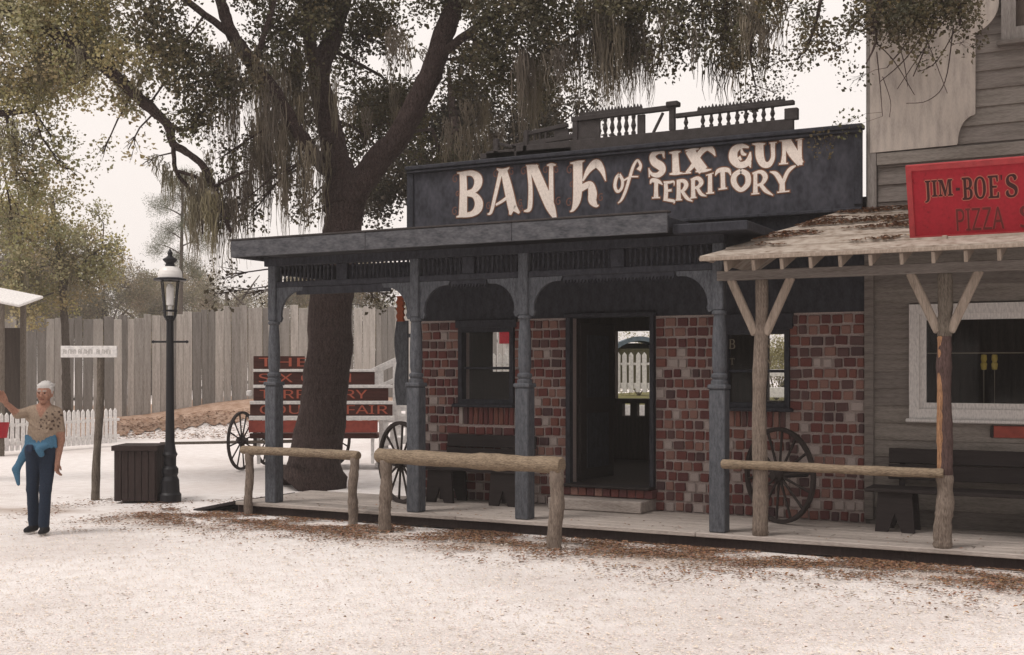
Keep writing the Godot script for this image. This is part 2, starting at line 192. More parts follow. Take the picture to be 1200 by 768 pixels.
func add_tube(st: SurfaceTool, pts: Array, rad: Array, seg := 10, jit := 0.0, caps := true) -> void:
	var rings := []
	var last_x := Vector3.ZERO
	for i in pts.size():
		var t: Vector3
		if i == 0: t = pts[1] - pts[0]
		elif i == pts.size() - 1: t = pts[i] - pts[i - 1]
		else: t = pts[i + 1] - pts[i - 1]
		t = t.normalized()
		var x: Vector3
		if last_x == Vector3.ZERO:
			x = t.cross(Vector3.FORWARD if absf(t.dot(Vector3.FORWARD)) < 0.9 else Vector3.RIGHT).normalized()
		else:
			x = (last_x - t * last_x.dot(t)).normalized()
		last_x = x
		var y := t.cross(x)
		var ring := []
		for k in seg:
			var a := TAU * k / seg
			var r: float = rad[i] * (1.0 + (rng.randf_range(-jit, jit) if jit > 0.0 else 0.0))
			ring.append(pts[i] + x * cos(a) * r + y * sin(a) * r)
		rings.append(ring)
	st.set_smooth_group(0)
	for i in pts.size() - 1:
		for k in seg:
			var k1 := (k + 1) % seg
			for v in [rings[i][k], rings[i + 1][k], rings[i + 1][k1], rings[i][k], rings[i + 1][k1], rings[i][k1]]: st.add_vertex(v)
	if caps:
		st.set_smooth_group(1)
		for e in [0, pts.size() - 1]:
			for k in seg:
				var k1 := (k + 1) % seg
				if e == 0:
					for v in [pts[e], rings[e][k], rings[e][k1]]: st.add_vertex(v)
				else:
					for v in [pts[e], rings[e][k1], rings[e][k]]: st.add_vertex(v)

func tube(pts: Array, rad: Array, seg := 10, jit := 0.0) -> ArrayMesh:
	var st := fresh(false)
	add_tube(st, pts, rad, seg, jit)
	return done(st)

# a log: a tube subdivided so that its girth wanders a little
func log_mesh(a: Vector3, b: Vector3, r0: float, r1: float, wob := 0.01, seg := 14) -> ArrayMesh:
	var pts := []
	var rad := []
	var k := 22
	var ph := rnd(0, 6)
	for i in k + 1:
		var t := float(i) / k
		pts.append(a.lerp(b, t) + Vector3(sin(t * 5.0 + ph), sin(t * 4.0 + ph) * 0.3, cos(t * 6.1 + ph)) * wob * sin(t * PI))
		rad.append(lerpf(r0, r1, t) * (1.0 + 0.05 * sin(t * 17.0 + ph) + (rnd(.04, .13) if rng.randf() < .22 else 0.0)))
	pts.push_front(pts[0] - (b - a).normalized() * 0.012); rad.push_front(r0 * 0.85)
	pts.append(pts[-1] + (b - a).normalized() * 0.012); rad.append(r1 * 0.85)
	return tube(pts, rad, seg, 0.05)

func prism(poly: Array, depth: float, at_back := false) -> ArrayMesh:
	var p := PackedVector2Array(poly)
	if Geometry2D.is_polygon_clockwise(p): p.reverse()
	var ix := Geometry2D.triangulate_polygon(p)
	var z1 := depth / 2.0
	var st := fresh()
	for i in range(0, ix.size(), 3):
		var a := p[ix[i]]; var b := p[ix[i + 1]]; var c := p[ix[i + 2]]
		if (b - a).cross(c - a) > 0.0:
			var t := b; b = c; c = t
		st.add_vertex(Vector3(a.x, a.y, z1)); st.add_vertex(Vector3(b.x, b.y, z1)); st.add_vertex(Vector3(c.x, c.y, z1))
		st.add_vertex(Vector3(a.x, a.y, -z1)); st.add_vertex(Vector3(c.x, c.y, -z1)); st.add_vertex(Vector3(b.x, b.y, -z1))
	for i in p.size():
		var a := p[i]; var b := p[(i + 1) % p.size()]
		var a1 := Vector3(a.x, a.y, z1); var b1 := Vector3(b.x, b.y, z1)
		var a0 := Vector3(a.x, a.y, -z1); var b0 := Vector3(b.x, b.y, -z1)
		for v in [a1, b0, b1, a1, a0, b0]: st.add_vertex(v)
	return done(st)

# a rectangular frame: w x h outside, t wide, d deep
func ring(w: float, h: float, t: float, d: float) -> ArrayMesh:
	var st := fresh()
	var o := [Vector2(-w, -h) / 2, Vector2(w, -h) / 2, Vector2(w, h) / 2, Vector2(-w, h) / 2]
	var n := []
	for q in o: n.append(q - Vector2(signf(q.x), signf(q.y)) * t)
	for i in 4:
		var j := (i + 1) % 4
		var z := d / 2.0
		var mid2: Vector2 = (o[i] + o[j] + n[i] + n[j]) / 4.0
		var mid := Vector3(mid2.x, mid2.y, 0)
		quad_out(st, Vector3(o[i].x, o[i].y, z), Vector3(o[j].x, o[j].y, z), Vector3(n[j].x, n[j].y, z), Vector3(n[i].x, n[i].y, z), mid)
		quad_out(st, Vector3(o[i].x, o[i].y, -z), Vector3(o[j].x, o[j].y, -z), Vector3(n[j].x, n[j].y, -z), Vector3(n[i].x, n[i].y, -z), mid)
		quad_out(st, Vector3(o[i].x, o[i].y, z), Vector3(o[j].x, o[j].y, z), Vector3(o[j].x, o[j].y, -z), Vector3(o[i].x, o[i].y, -z), mid)
		quad_out(st, Vector3(n[i].x, n[i].y, z), Vector3(n[j].x, n[j].y, z), Vector3(n[j].x, n[j].y, -z), Vector3(n[i].x, n[i].y, -z), mid)
	return done(st)

# painted brush strokes: [x, y, width, x, y, width ...] lists, smoothed; grow widens them; laid from height z
func strokes(list: Array, grow: float, z: float) -> ArrayMesh:
	var st := fresh()
	var lift := z
	for s in list:
		var c := []
		for i in range(0, s.size(), 3): c.append(Vector3(s[i], s[i + 1], s[i + 2]))
		var q := []
		if c.size() == 2:
			q = [c[0], c[1]]
		else:
			for i in c.size() - 1:
				var p0: Vector3 = c[maxi(i - 1, 0)]
				var p3: Vector3 = c[mini(i + 2, c.size() - 1)]
				for k in 7: q.append(c[i].cubic_interpolate(c[i + 1], p0, p3, k / 7.0))
			q.append(c[-1])
		var lft := []
		var rgt := []
		for i in q.size():
			var d: Vector3 = q[mini(i + 1, q.size() - 1)] - q[maxi(i - 1, 0)]
			var dir := Vector2(d.x, d.y).normalized()
			var nn := Vector2(-dir.y, dir.x) * (maxf(q[i].z, 0.004) / 2.0 + grow)
			var pt := Vector2(q[i].x, q[i].y)
			if i == 0: pt -= dir * grow
			if i == q.size() - 1: pt += dir * grow
			lft.append(Vector3(pt.x + nn.x, pt.y + nn.y, lift))
			rgt.append(Vector3(pt.x - nn.x, pt.y - nn.y, lift))
		for i in q.size() - 1:
			for v in [lft[i], lft[i + 1], rgt[i + 1], lft[i], rgt[i + 1], rgt[i]]: st.add_vertex(v)
		lift += 0.0004
	return done(st)

func text_mesh(s: String, size: float, serif := true, bold := true, depth := 0.004) -> TextMesh:
	var f := SystemFont.new()
	f.font_names = PackedStringArray(["Droid Serif" if serif else "Droid Sans"])
	f.font_weight = 700 if bold else 400
	var t := TextMesh.new()
	t.text = s
	t.font = f
	t.font_size = 32
	t.pixel_size = size / 32.0
	t.depth = depth
	t.curve_step = 2.0
	return t

# lettering stretched into a given rectangle
func fit_text(parent: Node, called: String, s: String, x0: float, x1: float, y0: float, y1: float, z: float, depth: float, serif: bool, m: Material) -> MeshInstance3D:
	var t := text_mesh(s, 1.0, serif, serif, 1.0)
	var b := t.get_aabb()
	var o := part(parent, called, t, m)
	o.scale = Vector3((x1 - x0) / b.size.x, (y1 - y0) / b.size.y, depth)
	var c := b.get_center()
	o.position = Vector3((x0 + x1) / 2 - c.x * o.scale.x, (y0 + y1) / 2 - c.y * o.scale.y, z)
	return o

# ------------------------------------------------------------------ textures and materials
func noise_bytes(size: int, freq: float, kind: int, oct := 4, sd := 1) -> PackedByteArray:
	var n := FastNoiseLite.new()
	n.seed = sd
	n.noise_type = kind
	n.frequency = freq
	n.fractal_octaves = oct
	n.fractal_type = FastNoiseLite.FRACTAL_FBM if oct > 1 else FastNoiseLite.FRACTAL_NONE
	var im := n.get_seamless_image(size, size)
	im.convert(Image.FORMAT_L8)
	return im.get_data()

# mixes two noises into one picture between two multipliers
func tex(size: int, a: PackedByteArray, b: PackedByteArray, wb: float, dark: Color, light: Color, power := 1.0) -> ImageTexture:
	var out := PackedByteArray()
	out.resize(size * size * 3)
	var lut := PackedByteArray()
	lut.resize(256 * 3)
	for i in 256:
		var t := pow(clampf((i / 255.0 - 0.2) / 0.6, 0.0, 1.0), power)
		var c := dark.lerp(light, t).linear_to_srgb()
		lut[i * 3] = int(c.r * 255); lut[i * 3 + 1] = int(c.g * 255); lut[i * 3 + 2] = int(c.b * 255)
	for i in size * size:
		var v := int(a[i] * (1.0 - wb) + b[i] * wb) * 3
		out[i * 3] = lut[v]; out[i * 3 + 1] = lut[v + 1]; out[i * 3 + 2] = lut[v + 2]
	return ImageTexture.create_from_image(Image.create_from_data(size, size, false, Image.FORMAT_RGB8, out))

func gray(size: int, a: PackedByteArray) -> ImageTexture:
	return ImageTexture.create_from_image(Image.create_from_data(size, size, false, Image.FORMAT_L8, a))

func lin(r: float, g: float, b: float) -> Color: return Color(r, g, b).linear_to_srgb()

func mat(key: String, c: Color, rough := 0.85, t: Texture2D = null, scale := Vector3.ONE, bump: Texture2D = null, depth := 0.0, world := true) -> StandardMaterial3D:
	var m := StandardMaterial3D.new()
	m.resource_name = key
	m.albedo_color = c
	m.roughness = rough
	m.metallic_specular = 0.35
	m.uv1_triplanar = true
	m.uv1_world_triplanar = world
	m.uv1_triplanar_sharpness = 6.0
	m.uv1_scale = scale
	if t: m.albedo_texture = t
	if bump:
		m.heightmap_enabled = true
		m.heightmap_texture = bump
		m.heightmap_scale = depth
	M[key] = m
	return m

func make_materials() -> void:
	var sm := FastNoiseLite.TYPE_SIMPLEX_SMOOTH
	var fine := noise_bytes(512, 0.06, sm, 4, 3)
	var mid := noise_bytes(512, 0.018, sm, 5, 7)
	var coarse := noise_bytes(512, 0.006, sm, 5, 11)
	var grit := noise_bytes(512, 0.2, sm, 2, 13)
	var cell := noise_bytes(512, 0.09, FastNoiseLite.TYPE_CELLULAR, 1, 17)
	var t_wood := tex(512, fine, coarse, 0.4, Color(.42, .40, .38), Color(1, 1, 1), 0.8)
	var t_paint := tex(512, mid, grit, 0.35, Color(.62, .62, .64), Color(1, 1, 1), 0.7)
	var t_worn := tex(512, mid, fine, 0.45, Color(.34, .35, .38), Color(1, 1, 1), 1.0)
	var t_brick := tex(512, fine, grit, 0.5, Color(.45, .42, .42), Color(1, 1, 1), 0.9)
	var t_bark := tex(512, fine, mid, 0.4, Color(.25, .22, .20), Color(1, 1, 1), 1.0)
	var t_peel := tex(512, mid, coarse, 0.3, Color(.40, .33, .28), Color(1, 1, 1), 0.55)
	var t_peel_fine := tex(512, fine, mid, 0.4, Color(.55, .52, .50), Color(1, 1, 1), 0.35)
	var t_cloth := tex(512, mid, fine, 0.4, Color(.6, .6, .62), Color(1, 1, 1), 0.9)
	var t_straw := tex(512, fine, coarse, 0.5, Color(.45, .34, .26), Color(1, 1, 1), 1.0)
	var big := 1024
	var g1 := noise_bytes(big, 0.10, sm, 3, 21)
	var g2 := noise_bytes(big, 0.012, sm, 5, 23)
	var t_ground := tex(big, g1, g2, 0.5, Color(.74, .70, .67), Color(1, 1, 1), 0.5)
	var b_fine := gray(512, fine)
	var b_grit := gray(512, grit)
	var b_ground := gray(big, g1)
	var b_cell := gray(512, cell)

	var vert := Vector3(5.0, 0.35, 5.0)      # grain that runs up
	var horz := Vector3(0.35, 6.0, 6.0)      # grain that runs along x
	var ground := mat("shell_ground", lin(.84, .805, .79), 0.95, t_ground, Vector3.ONE * 0.31, b_ground, 1.1)
	ground.vertex_color_use_as_albedo = true
	mat("pine_straw", lin(.56, .41, .32), 0.95, t_straw, Vector3.ONE * 0.8, b_fine, 2.0)
	mat("grass", lin(.20, .20, .075), 0.95, t_straw, Vector3.ONE * 0.7, b_fine, 2.0)
	mat("mortar", lin(.58, .49, .46), 0.95, t_brick, Vector3.ONE * 1.7, b_grit, 0.5)
	var br := [[.22, .078, .068], [.17, .066, .064], [.27, .11, .088], [.165, .092, .088], [.36, .20, .165], [.56, .48, .45], [.12, .07, .072]]
	for i in br.size():
		mat("brick_%d" % i, lin(br[i][0], br[i][1], br[i][2]), 0.9, t_brick, Vector3.ONE * 2.3, b_grit, 0.5)
	var bv := mat("brick_any", Color.WHITE, 0.9, t_brick, Vector3.ONE * 2.3, b_grit, 0.5)
	bv.vertex_color_use_as_albedo = true
	mat("slate", lin(.042, .043, .054), 0.75, t_worn, Vector3(1.2, .6, 1.2), b_fine, 0.15)
	mat("fascia", lin(.115, .115, .125), 0.8, t_worn, Vector3(.45, 1.1, 1.1), b_fine, 0.15)
	mat("column", lin(.115, .121, .136), 0.7, t_worn, Vector3(2.6, .8, 2.6), b_fine, 0.12)
	mat("sign_field", lin(.064, .064, .078), 0.8, t_worn, Vector3(.5, .3, .5), b_fine, 0.1)
	mat("crest", lin(.062, .055, .055), 0.9, t_wood, Vector3(2, 2, 2))
	mat("letter_paint", lin(.88, .785, .71), 0.7, t_peel_fine, Vector3(2.2, 2.2, 2.2))
	mat("letter_edge", lin(.20, .095, .055), 0.8)
	mat("curl_paint", lin(.17, .085, .065), 0.8, t_paint, Vector3.ONE * 3.0)
	mat("dark_wood", lin(.036, .028, .028), 0.8, t_wood, horz)
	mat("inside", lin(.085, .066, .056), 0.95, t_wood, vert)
	mat("dark_iron", lin(.022, .020, .022), 0.6)
	mat("wheel_wood", lin(.040, .030, .028), 0.8, t_wood, Vector3(3, 3, 3))
	mat("deck", lin(.55, .49, .45), 0.9, t_wood, Vector3(.4, 5.0, 5.0), b_fine, 0.3)
	mat("deck_b", lin(.50, .445, .41), 0.9, t_wood, Vector3(.37, 4.0, 4.6), b_fine, 0.3)
	mat("log_pale", lin(.40, .315, .225), 0.9, t_bark, Vector3(.7, 5, 5), b_fine, 0.6)
	mat("log_post", lin(.33, .27, .225), 0.9, t_bark, Vector3(5, .6, 5), b_fine, 0.7)
	mat("log_bare", lin(.52, .29, .16), 0.85, t_bark, Vector3(6, .6, 6), b_fine, 0.5)
	mat("log_dark", lin(.15, .095, .088), 0.9, t_bark, Vector3(5, .6, 5), b_fine, 0.7)
	mat("log_grey", lin(.235, .20, .165), 0.9, t_bark, Vector3(5, .6, 5), b_fine, 0.6)
	mat("brace_wood", lin(.40, .33, .275), 0.9, t_wood, vert)
	mat("clap", lin(.27, .24, .22), 0.9, t_wood, horz, b_fine, 0.25)
	mat("clap_b", lin(.24, .213, .197), 0.9, t_wood, Vector3(.3, 5.0, 5.0), b_fine, 0.25)
	mat("clap_c", lin(.30, .27, .245), 0.9, t_wood, Vector3(.42, 5.4, 5.4), b_fine, 0.25)
	mat("cream_panel", lin(.50, .44, .39), 0.8, t_paint, Vector3(1.1, .22, 1.1))
	mat("corner_board", lin(.30, .275, .26), 0.9, t_wood, vert)
	mat("roof_boards", lin(.43, .375, .325), 0.9, t_peel, Vector3(.8, .8, .8), b_fine, 0.4)
	mat("white_paint", lin(.72, .69, .665), 0.6, t_paint, Vector3(5, 1.5, 5))
	mat("white_wood", lin(.86, .835, .81), 0.7, t_paint, Vector3.ONE * 1.5)
	mat("red_paint", lin(.36, .015, .028), 0.7, t_peel_fine, Vector3.ONE * 0.8)
	mat("red_trim", lin(.40, .045, .05), 0.6, t_paint, Vector3.ONE * 0.9)
	mat("black_paint", lin(.045, .012, .012), 0.7)
	mat("halo_paint", lin(.42, .14, .10), 0.7)
	mat("faint_paint", lin(.12, .022, .02), 0.7)
	for i in 5:
		var k: float = [1.04, .76, 1.26, .58, .92][i]
		mat("palisade_%d" % i, lin(.50 * k, .475 * k, .45 * k), 0.95, t_wood, Vector3(3.0, .22, 3.0), b_fine, 0.5)
	mat("bark", lin(.15, .105, .098), 0.95, t_bark, Vector3(2.4, .6, 2.4), b_fine, 7.0)
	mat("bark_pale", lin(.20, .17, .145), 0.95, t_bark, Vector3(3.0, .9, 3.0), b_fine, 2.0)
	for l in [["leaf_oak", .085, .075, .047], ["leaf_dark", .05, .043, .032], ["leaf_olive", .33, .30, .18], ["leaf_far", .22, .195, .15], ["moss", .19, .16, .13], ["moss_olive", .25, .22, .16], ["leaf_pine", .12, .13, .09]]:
		var m := mat(l[0], lin(l[1], l[2], l[3]), 0.75)
		m.vertex_color_use_as_albedo = true
		m.cull_mode = BaseMaterial3D.CULL_DISABLED
		m.backlight_enabled = true
		m.backlight = Color(.55, .55, .45)
	var dead := mat("dead_leaf", lin(.22, .135, .092), 0.9)
	dead.vertex_color_use_as_albedo = true
	dead.cull_mode = BaseMaterial3D.CULL_DISABLED
	var peb := mat("pebble", lin(.70, .64, .60), 0.9)
	peb.vertex_color_use_as_albedo = true
	mat("lamp_iron", lin(.014, .014, .017), 0.45)
	mat("milk_glass", lin(.80, .78, .76), 0.3)
	var gl := mat("glass", Color(.10, .11, .11, .03), 0.03)
	gl.transparency = BaseMaterial3D.TRANSPARENCY_ALPHA
	gl.uv1_triplanar = false
	gl.metallic_specular = 0.20
	mat("bin_wood", lin(.050, .034, .032), 0.85, t_wood, vert, b_fine, 0.3)
	mat("wagon_brown", lin(.085, .030, .024), 0.8, t_wood, horz)
	mat("wagon_red", lin(.34, .075, .055), 0.8, t_paint, Vector3.ONE)
	mat("wagon_letter", lin(.42, .11, .07), 0.8)
	mat("tan_letter", lin(.24, .20, .15), 0.7)
	mat("grey_mark", lin(.42, .40, .38), 0.9)
	mat("canopy_blue", lin(.20, .26, .31), 0.7, t_cloth, Vector3.ONE)
	mat("olive_cart", lin(.12, .11, .06), 0.8, t_wood, vert)
	mat("rust_cloth", lin(.34, .085, .035), 0.9, t_cloth, Vector3.ONE * 4)
	mat("yellow_paper", lin(.42, .33, .08), 0.8)
	var body := mat("body", Color.WHITE, 0.85, t_cloth, Vector3(5, 3, 5), b_fine, 1.2, false)
	body.vertex_color_use_as_albedo = true
	mat("hair", lin(.80, .77, .74), 0.7, t_cloth, Vector3(24, 8, 24), b_fine, 0.5, false)
	mat("denim_light", lin(.075, .19, .30), 0.9, t_cloth, Vector3.ONE * 7.0, b_fine, 0.4, false)
	mat("denim_dark", lin(.022, .035, .068), 0.9, t_cloth, Vector3.ONE * 7.0, null, 0.0, false)

# ------------------------------------------------------------------ people: distance fields meshed as surface nets
var F_lo := Vector3.ZERO
var F_n := Vector3i.ZERO
var F_c := 0.01
var F_d := PackedFloat32Array()
var F_bones := []

func field(lo: Vector3, hi: Vector3, cell: float) -> void:
	F_lo = lo
	F_c = cell
	F_n = Vector3i(((hi - lo) / cell).ceil()) + Vector3i.ONE
	F_d = PackedFloat32Array()
	F_d.resize(F_n.x * F_n.y * F_n.z)
	F_d.fill(1.0)
	F_bones = []

# tapered capsule, flattened in z by flat; joined with smooth minimum k
func bone(a: Vector3, b: Vector3, ra: float, rb: float, k := 0.02, flat := 1.0, tag := 0) -> void:
	F_bones.append([a, b, ra, rb, flat, tag])
	var m := maxf(ra, rb) + 3.0 * F_c + k
	var lo := Vector3i(((Vector3(minf(a.x, b.x), minf(a.y, b.y), minf(a.z, b.z)) - Vector3.ONE * m - F_lo) / F_c).floor()).clamp(Vector3i.ZERO, F_n - Vector3i.ONE)
	var hi := Vector3i(((Vector3(maxf(a.x, b.x), maxf(a.y, b.y), maxf(a.z, b.z)) + Vector3.ONE * m - F_lo) / F_c).ceil()).clamp(Vector3i.ZERO, F_n - Vector3i.ONE)
	var fl := Vector3(1, 1, 1.0 / flat)
	var aa := a * fl
	var ab := b * fl - aa
	var den := maxf(ab.length_squared(), 1e-9)
	for z in range(lo.z, hi.z + 1):
		for y in range(lo.y, hi.y + 1):
			var at := (z * F_n.y + y) * F_n.x
			for x in range(lo.x, hi.x + 1):
				var p := (F_lo + Vector3(x, y, z) * F_c) * fl - aa
				var t := clampf(p.dot(ab) / den, 0.0, 1.0)
				var d := ((p - ab * t).length() - lerpf(ra, rb, t)) * minf(flat, 1.0)
				var o := F_d[at + x]
				var h := maxf(k - absf(o - d), 0.0) / k
				F_d[at + x] = minf(o, d) - h * h * k * 0.25

func nets(st: SurfaceTool, paint: Callable, shift := Vector3.ZERO) -> void:
	var at := {}
	var nx := F_n.x
	var nxy := F_n.x * F_n.y
	var off := [0, 1, nx, nx + 1, nxy, nxy + 1, nxy + nx, nxy + nx + 1]
	var cor := [Vector3(0, 0, 0), Vector3(1, 0, 0), Vector3(0, 1, 0), Vector3(1, 1, 0), Vector3(0, 0, 1), Vector3(1, 0, 1), Vector3(0, 1, 1), Vector3(1, 1, 1)]
	var edges := [[0, 1], [2, 3], [4, 5], [6, 7], [0, 2], [1, 3], [4, 6], [5, 7], [0, 4], [1, 5], [2, 6], [3, 7]]
	for z in F_n.z - 1:
		for y in F_n.y - 1:
			var i := z * nxy + y * nx
			for x in nx - 1:
				var s := F_d[i] < 0.0
				if (F_d[i + 1] < 0.0) == s and (F_d[i + nx] < 0.0) == s and (F_d[i + nx + 1] < 0.0) == s and (F_d[i + nxy] < 0.0) == s and (F_d[i + nxy + 1] < 0.0) == s and (F_d[i + nxy + nx] < 0.0) == s and (F_d[i + nxy + nx + 1] < 0.0) == s:
					i += 1
					continue
				var sum := Vector3.ZERO
				var cnt := 0
				for e in edges:
					var da := F_d[i + off[e[0]]]
					var db := F_d[i + off[e[1]]]
					if (da < 0.0) != (db < 0.0):
						sum += (cor[e[0]] as Vector3).lerp(cor[e[1]], da / (da - db))
						cnt += 1
				at[i] = F_lo + (Vector3(x, y, z) + sum / cnt) * F_c
				i += 1
	var quads := []
	for i in at.keys():
		var s := F_d[i] < 0.0
		for ax in 3:
			var step: int = [1, nx, nxy][ax]
			if (F_d[i + step] < 0.0) == s: continue
			var o1: int = [nx, nxy, 1][ax]
			var o2: int = [nxy, 1, nx][ax]
			if not (at.has(i - o1) and at.has(i - o2) and at.has(i - o1 - o2)): continue
			var q := [at[i], at[i - o1], at[i - o1 - o2], at[i - o2]]
			if s: q.reverse()
			quads.append(q)
	st.set_smooth_group(0)
	for q in quads:
		for v in [q[0], q[1], q[2], q[0], q[2], q[3]]:
			st.set_color(paint.call(v))
			st.add_vertex(v + shift)

# ------------------------------------------------------------------ trees
var clumps := {}

func clump_mesh(kind: String) -> ArrayMesh:
	if clumps.has(kind): return clumps[kind]
	var st := fresh()
	if kind.begins_with("moss"):
		for k in 34:
			var a0 := rnd(0, TAU)
			var r0 := .15 * sqrt(rng.randf())
			var top := Vector3(cos(a0) * r0, rnd(-.06, .03), sin(a0) * r0)
			var ln := rnd(.15, 1.0) * (1.0 if k % 3 == 0 else .6)
			var start := rnd(0.0, .3) if k % 2 == 0 else 0.0
			var ph := rnd(0, 6)
			var fr := rnd(4.0, 11.0)
			var am := rnd(.008, .035)
			var dir := Vector3(cos(ph), 0, sin(ph))
			var prev_a := Vector3.ZERO
			var prev_b := Vector3.ZERO
			for i in 9:
				var t := i / 8.0
				var w := lerpf(.0075, .0022, t) * rnd(.45, 1.7)
				var c := Vector3(top.x * (1.0 - t * .55) + sin(t * fr + ph) * am, top.y - start - t * ln, top.z * (1.0 - t * .55) + cos(t * fr * .8 + ph) * am)
				var a := c - dir * w
				var b := c + dir * w
				if i > 0:
					for v in [prev_a, prev_b, b, prev_a, b, a]: st.add_vertex(v)
				prev_a = a; prev_b = b
	else:
		var n := 52
		var ls := 0.21
		if kind == "far": n = 60; ls = 0.15
		if kind == "pine": n = 60; ls = 0.22
		for k in n:
			var p := Vector3(rnd(-1, 1), rnd(-1, 1), rnd(-1, 1))
			while p.length() > 1.0: p = Vector3(rnd(-1, 1), rnd(-1, 1), rnd(-1, 1))
			var dir := (p + Vector3(rnd(-1, 1), rnd(-1, 1), rnd(-1, 1))).normalized()
			var sd := dir.cross(Vector3(rnd(-1, 1), rnd(-1, 1), rnd(-1, 1)).normalized()).normalized()
			var l := ls * rnd(.5, 1.55)
			var w := l * (.40 if kind != "pine" else .09)
			var mid := p + dir * l * .5
			var nb := dir.cross(sd) * w * .5
			for v in [p, mid - sd * w + nb, p + dir * l, p, p + dir * l, mid + sd * w + nb]: st.add_vertex(v)
	clumps[kind] = done(st)
	return clumps[kind]

func multi(parent: Node, called: String, mesh: Mesh, m: Material, places: Array, tints: Array) -> MultiMeshInstance3D:
	var mm := MultiMesh.new()
	mm.transform_format = MultiMesh.TRANSFORM_3D
	mm.use_colors = true
	mm.mesh = mesh
	mm.instance_count = places.size()
	for i in places.size():
		mm.set_instance_transform(i, places[i])
		mm.set_instance_color(i, tints[i])
	var o := MultiMeshInstance3D.new()
	o.name = called
	o.multimesh = mm
	o.material_override = m
	parent.add_child(o, true)
	return o

func rand_basis(s: float) -> Basis:
	return Basis(Vector3(rnd(-1, 1), rnd(-1, 1), rnd(-1, 1)).normalized(), rnd(0, TAU)).scaled(Vector3.ONE * s)

# a thick stem with furrowed bark: ridges run along it and break off, roots spread at the foot
func add_bark(st: SurfaceTool, pts: Array, rad: Array, foot: bool) -> void:
	var nz := FastNoiseLite.new()
	nz.seed = 31
	nz.frequency = 1.0
	nz.fractal_octaves = 3
	var seg := 44
	var fine_p := []
	var fine_r := []
	for i in pts.size() - 1:
		var cut := maxi(2, int((pts[i] as Vector3).distance_to(pts[i + 1]) / .07))
		for k in cut:
			fine_p.append((pts[i] as Vector3).lerp(pts[i + 1], float(k) / cut))
			fine_r.append(lerpf(rad[i], rad[i + 1], float(k) / cut))
	fine_p.append(pts[-1]); fine_r.append(rad[-1])
	var rings := []
	var run := 0.0
	var last_x := Vector3.ZERO
	for i in fine_p.size():
		var t: Vector3 = (fine_p[mini(i + 3, fine_p.size() - 1)] - fine_p[maxi(i - 3, 0)]).normalized()
		var x: Vector3 = t.cross(Vector3.FORWARD if absf(t.dot(Vector3.FORWARD)) < .9 else Vector3.RIGHT).normalized() if last_x == Vector3.ZERO else (last_x - t * last_x.dot(t)).normalized()
		last_x = x
		var y := t.cross(x)
		if i > 0: run += (fine_p[i] as Vector3).distance_to(fine_p[i - 1])
		var flare: float = exp(-run / .22) if foot else 0.0
		var rg := []
		for k in seg:
			var a := TAU * k / seg
			var r: float = fine_r[i]
			var d := nz.get_noise_3d(cos(a) * r * 20.0, sin(a) * r * 20.0, run * 2.6)
			var lump := nz.get_noise_3d(cos(a) * 1.3 + 9.0, sin(a) * 1.3, run * 1.1)
			r *= 1.0 + .07 * lump + flare * (.10 + .22 * maxf(0.0, cos(a * 3.0 + 1.0)) + .12 * maxf(0.0, cos(a * 5.0)))
			rg.append(fine_p[i] + (x * cos(a) + y * sin(a)) * (r + .030 * d))
		rings.append(rg)
	st.set_smooth_group(0)
	for i in rings.size() - 1:
		for k in seg:
			var k1 := (k + 1) % seg
			for v in [rings[i][k], rings[i + 1][k], rings[i + 1][k1], rings[i][k], rings[i + 1][k1], rings[i][k1]]: st.add_vertex(v)

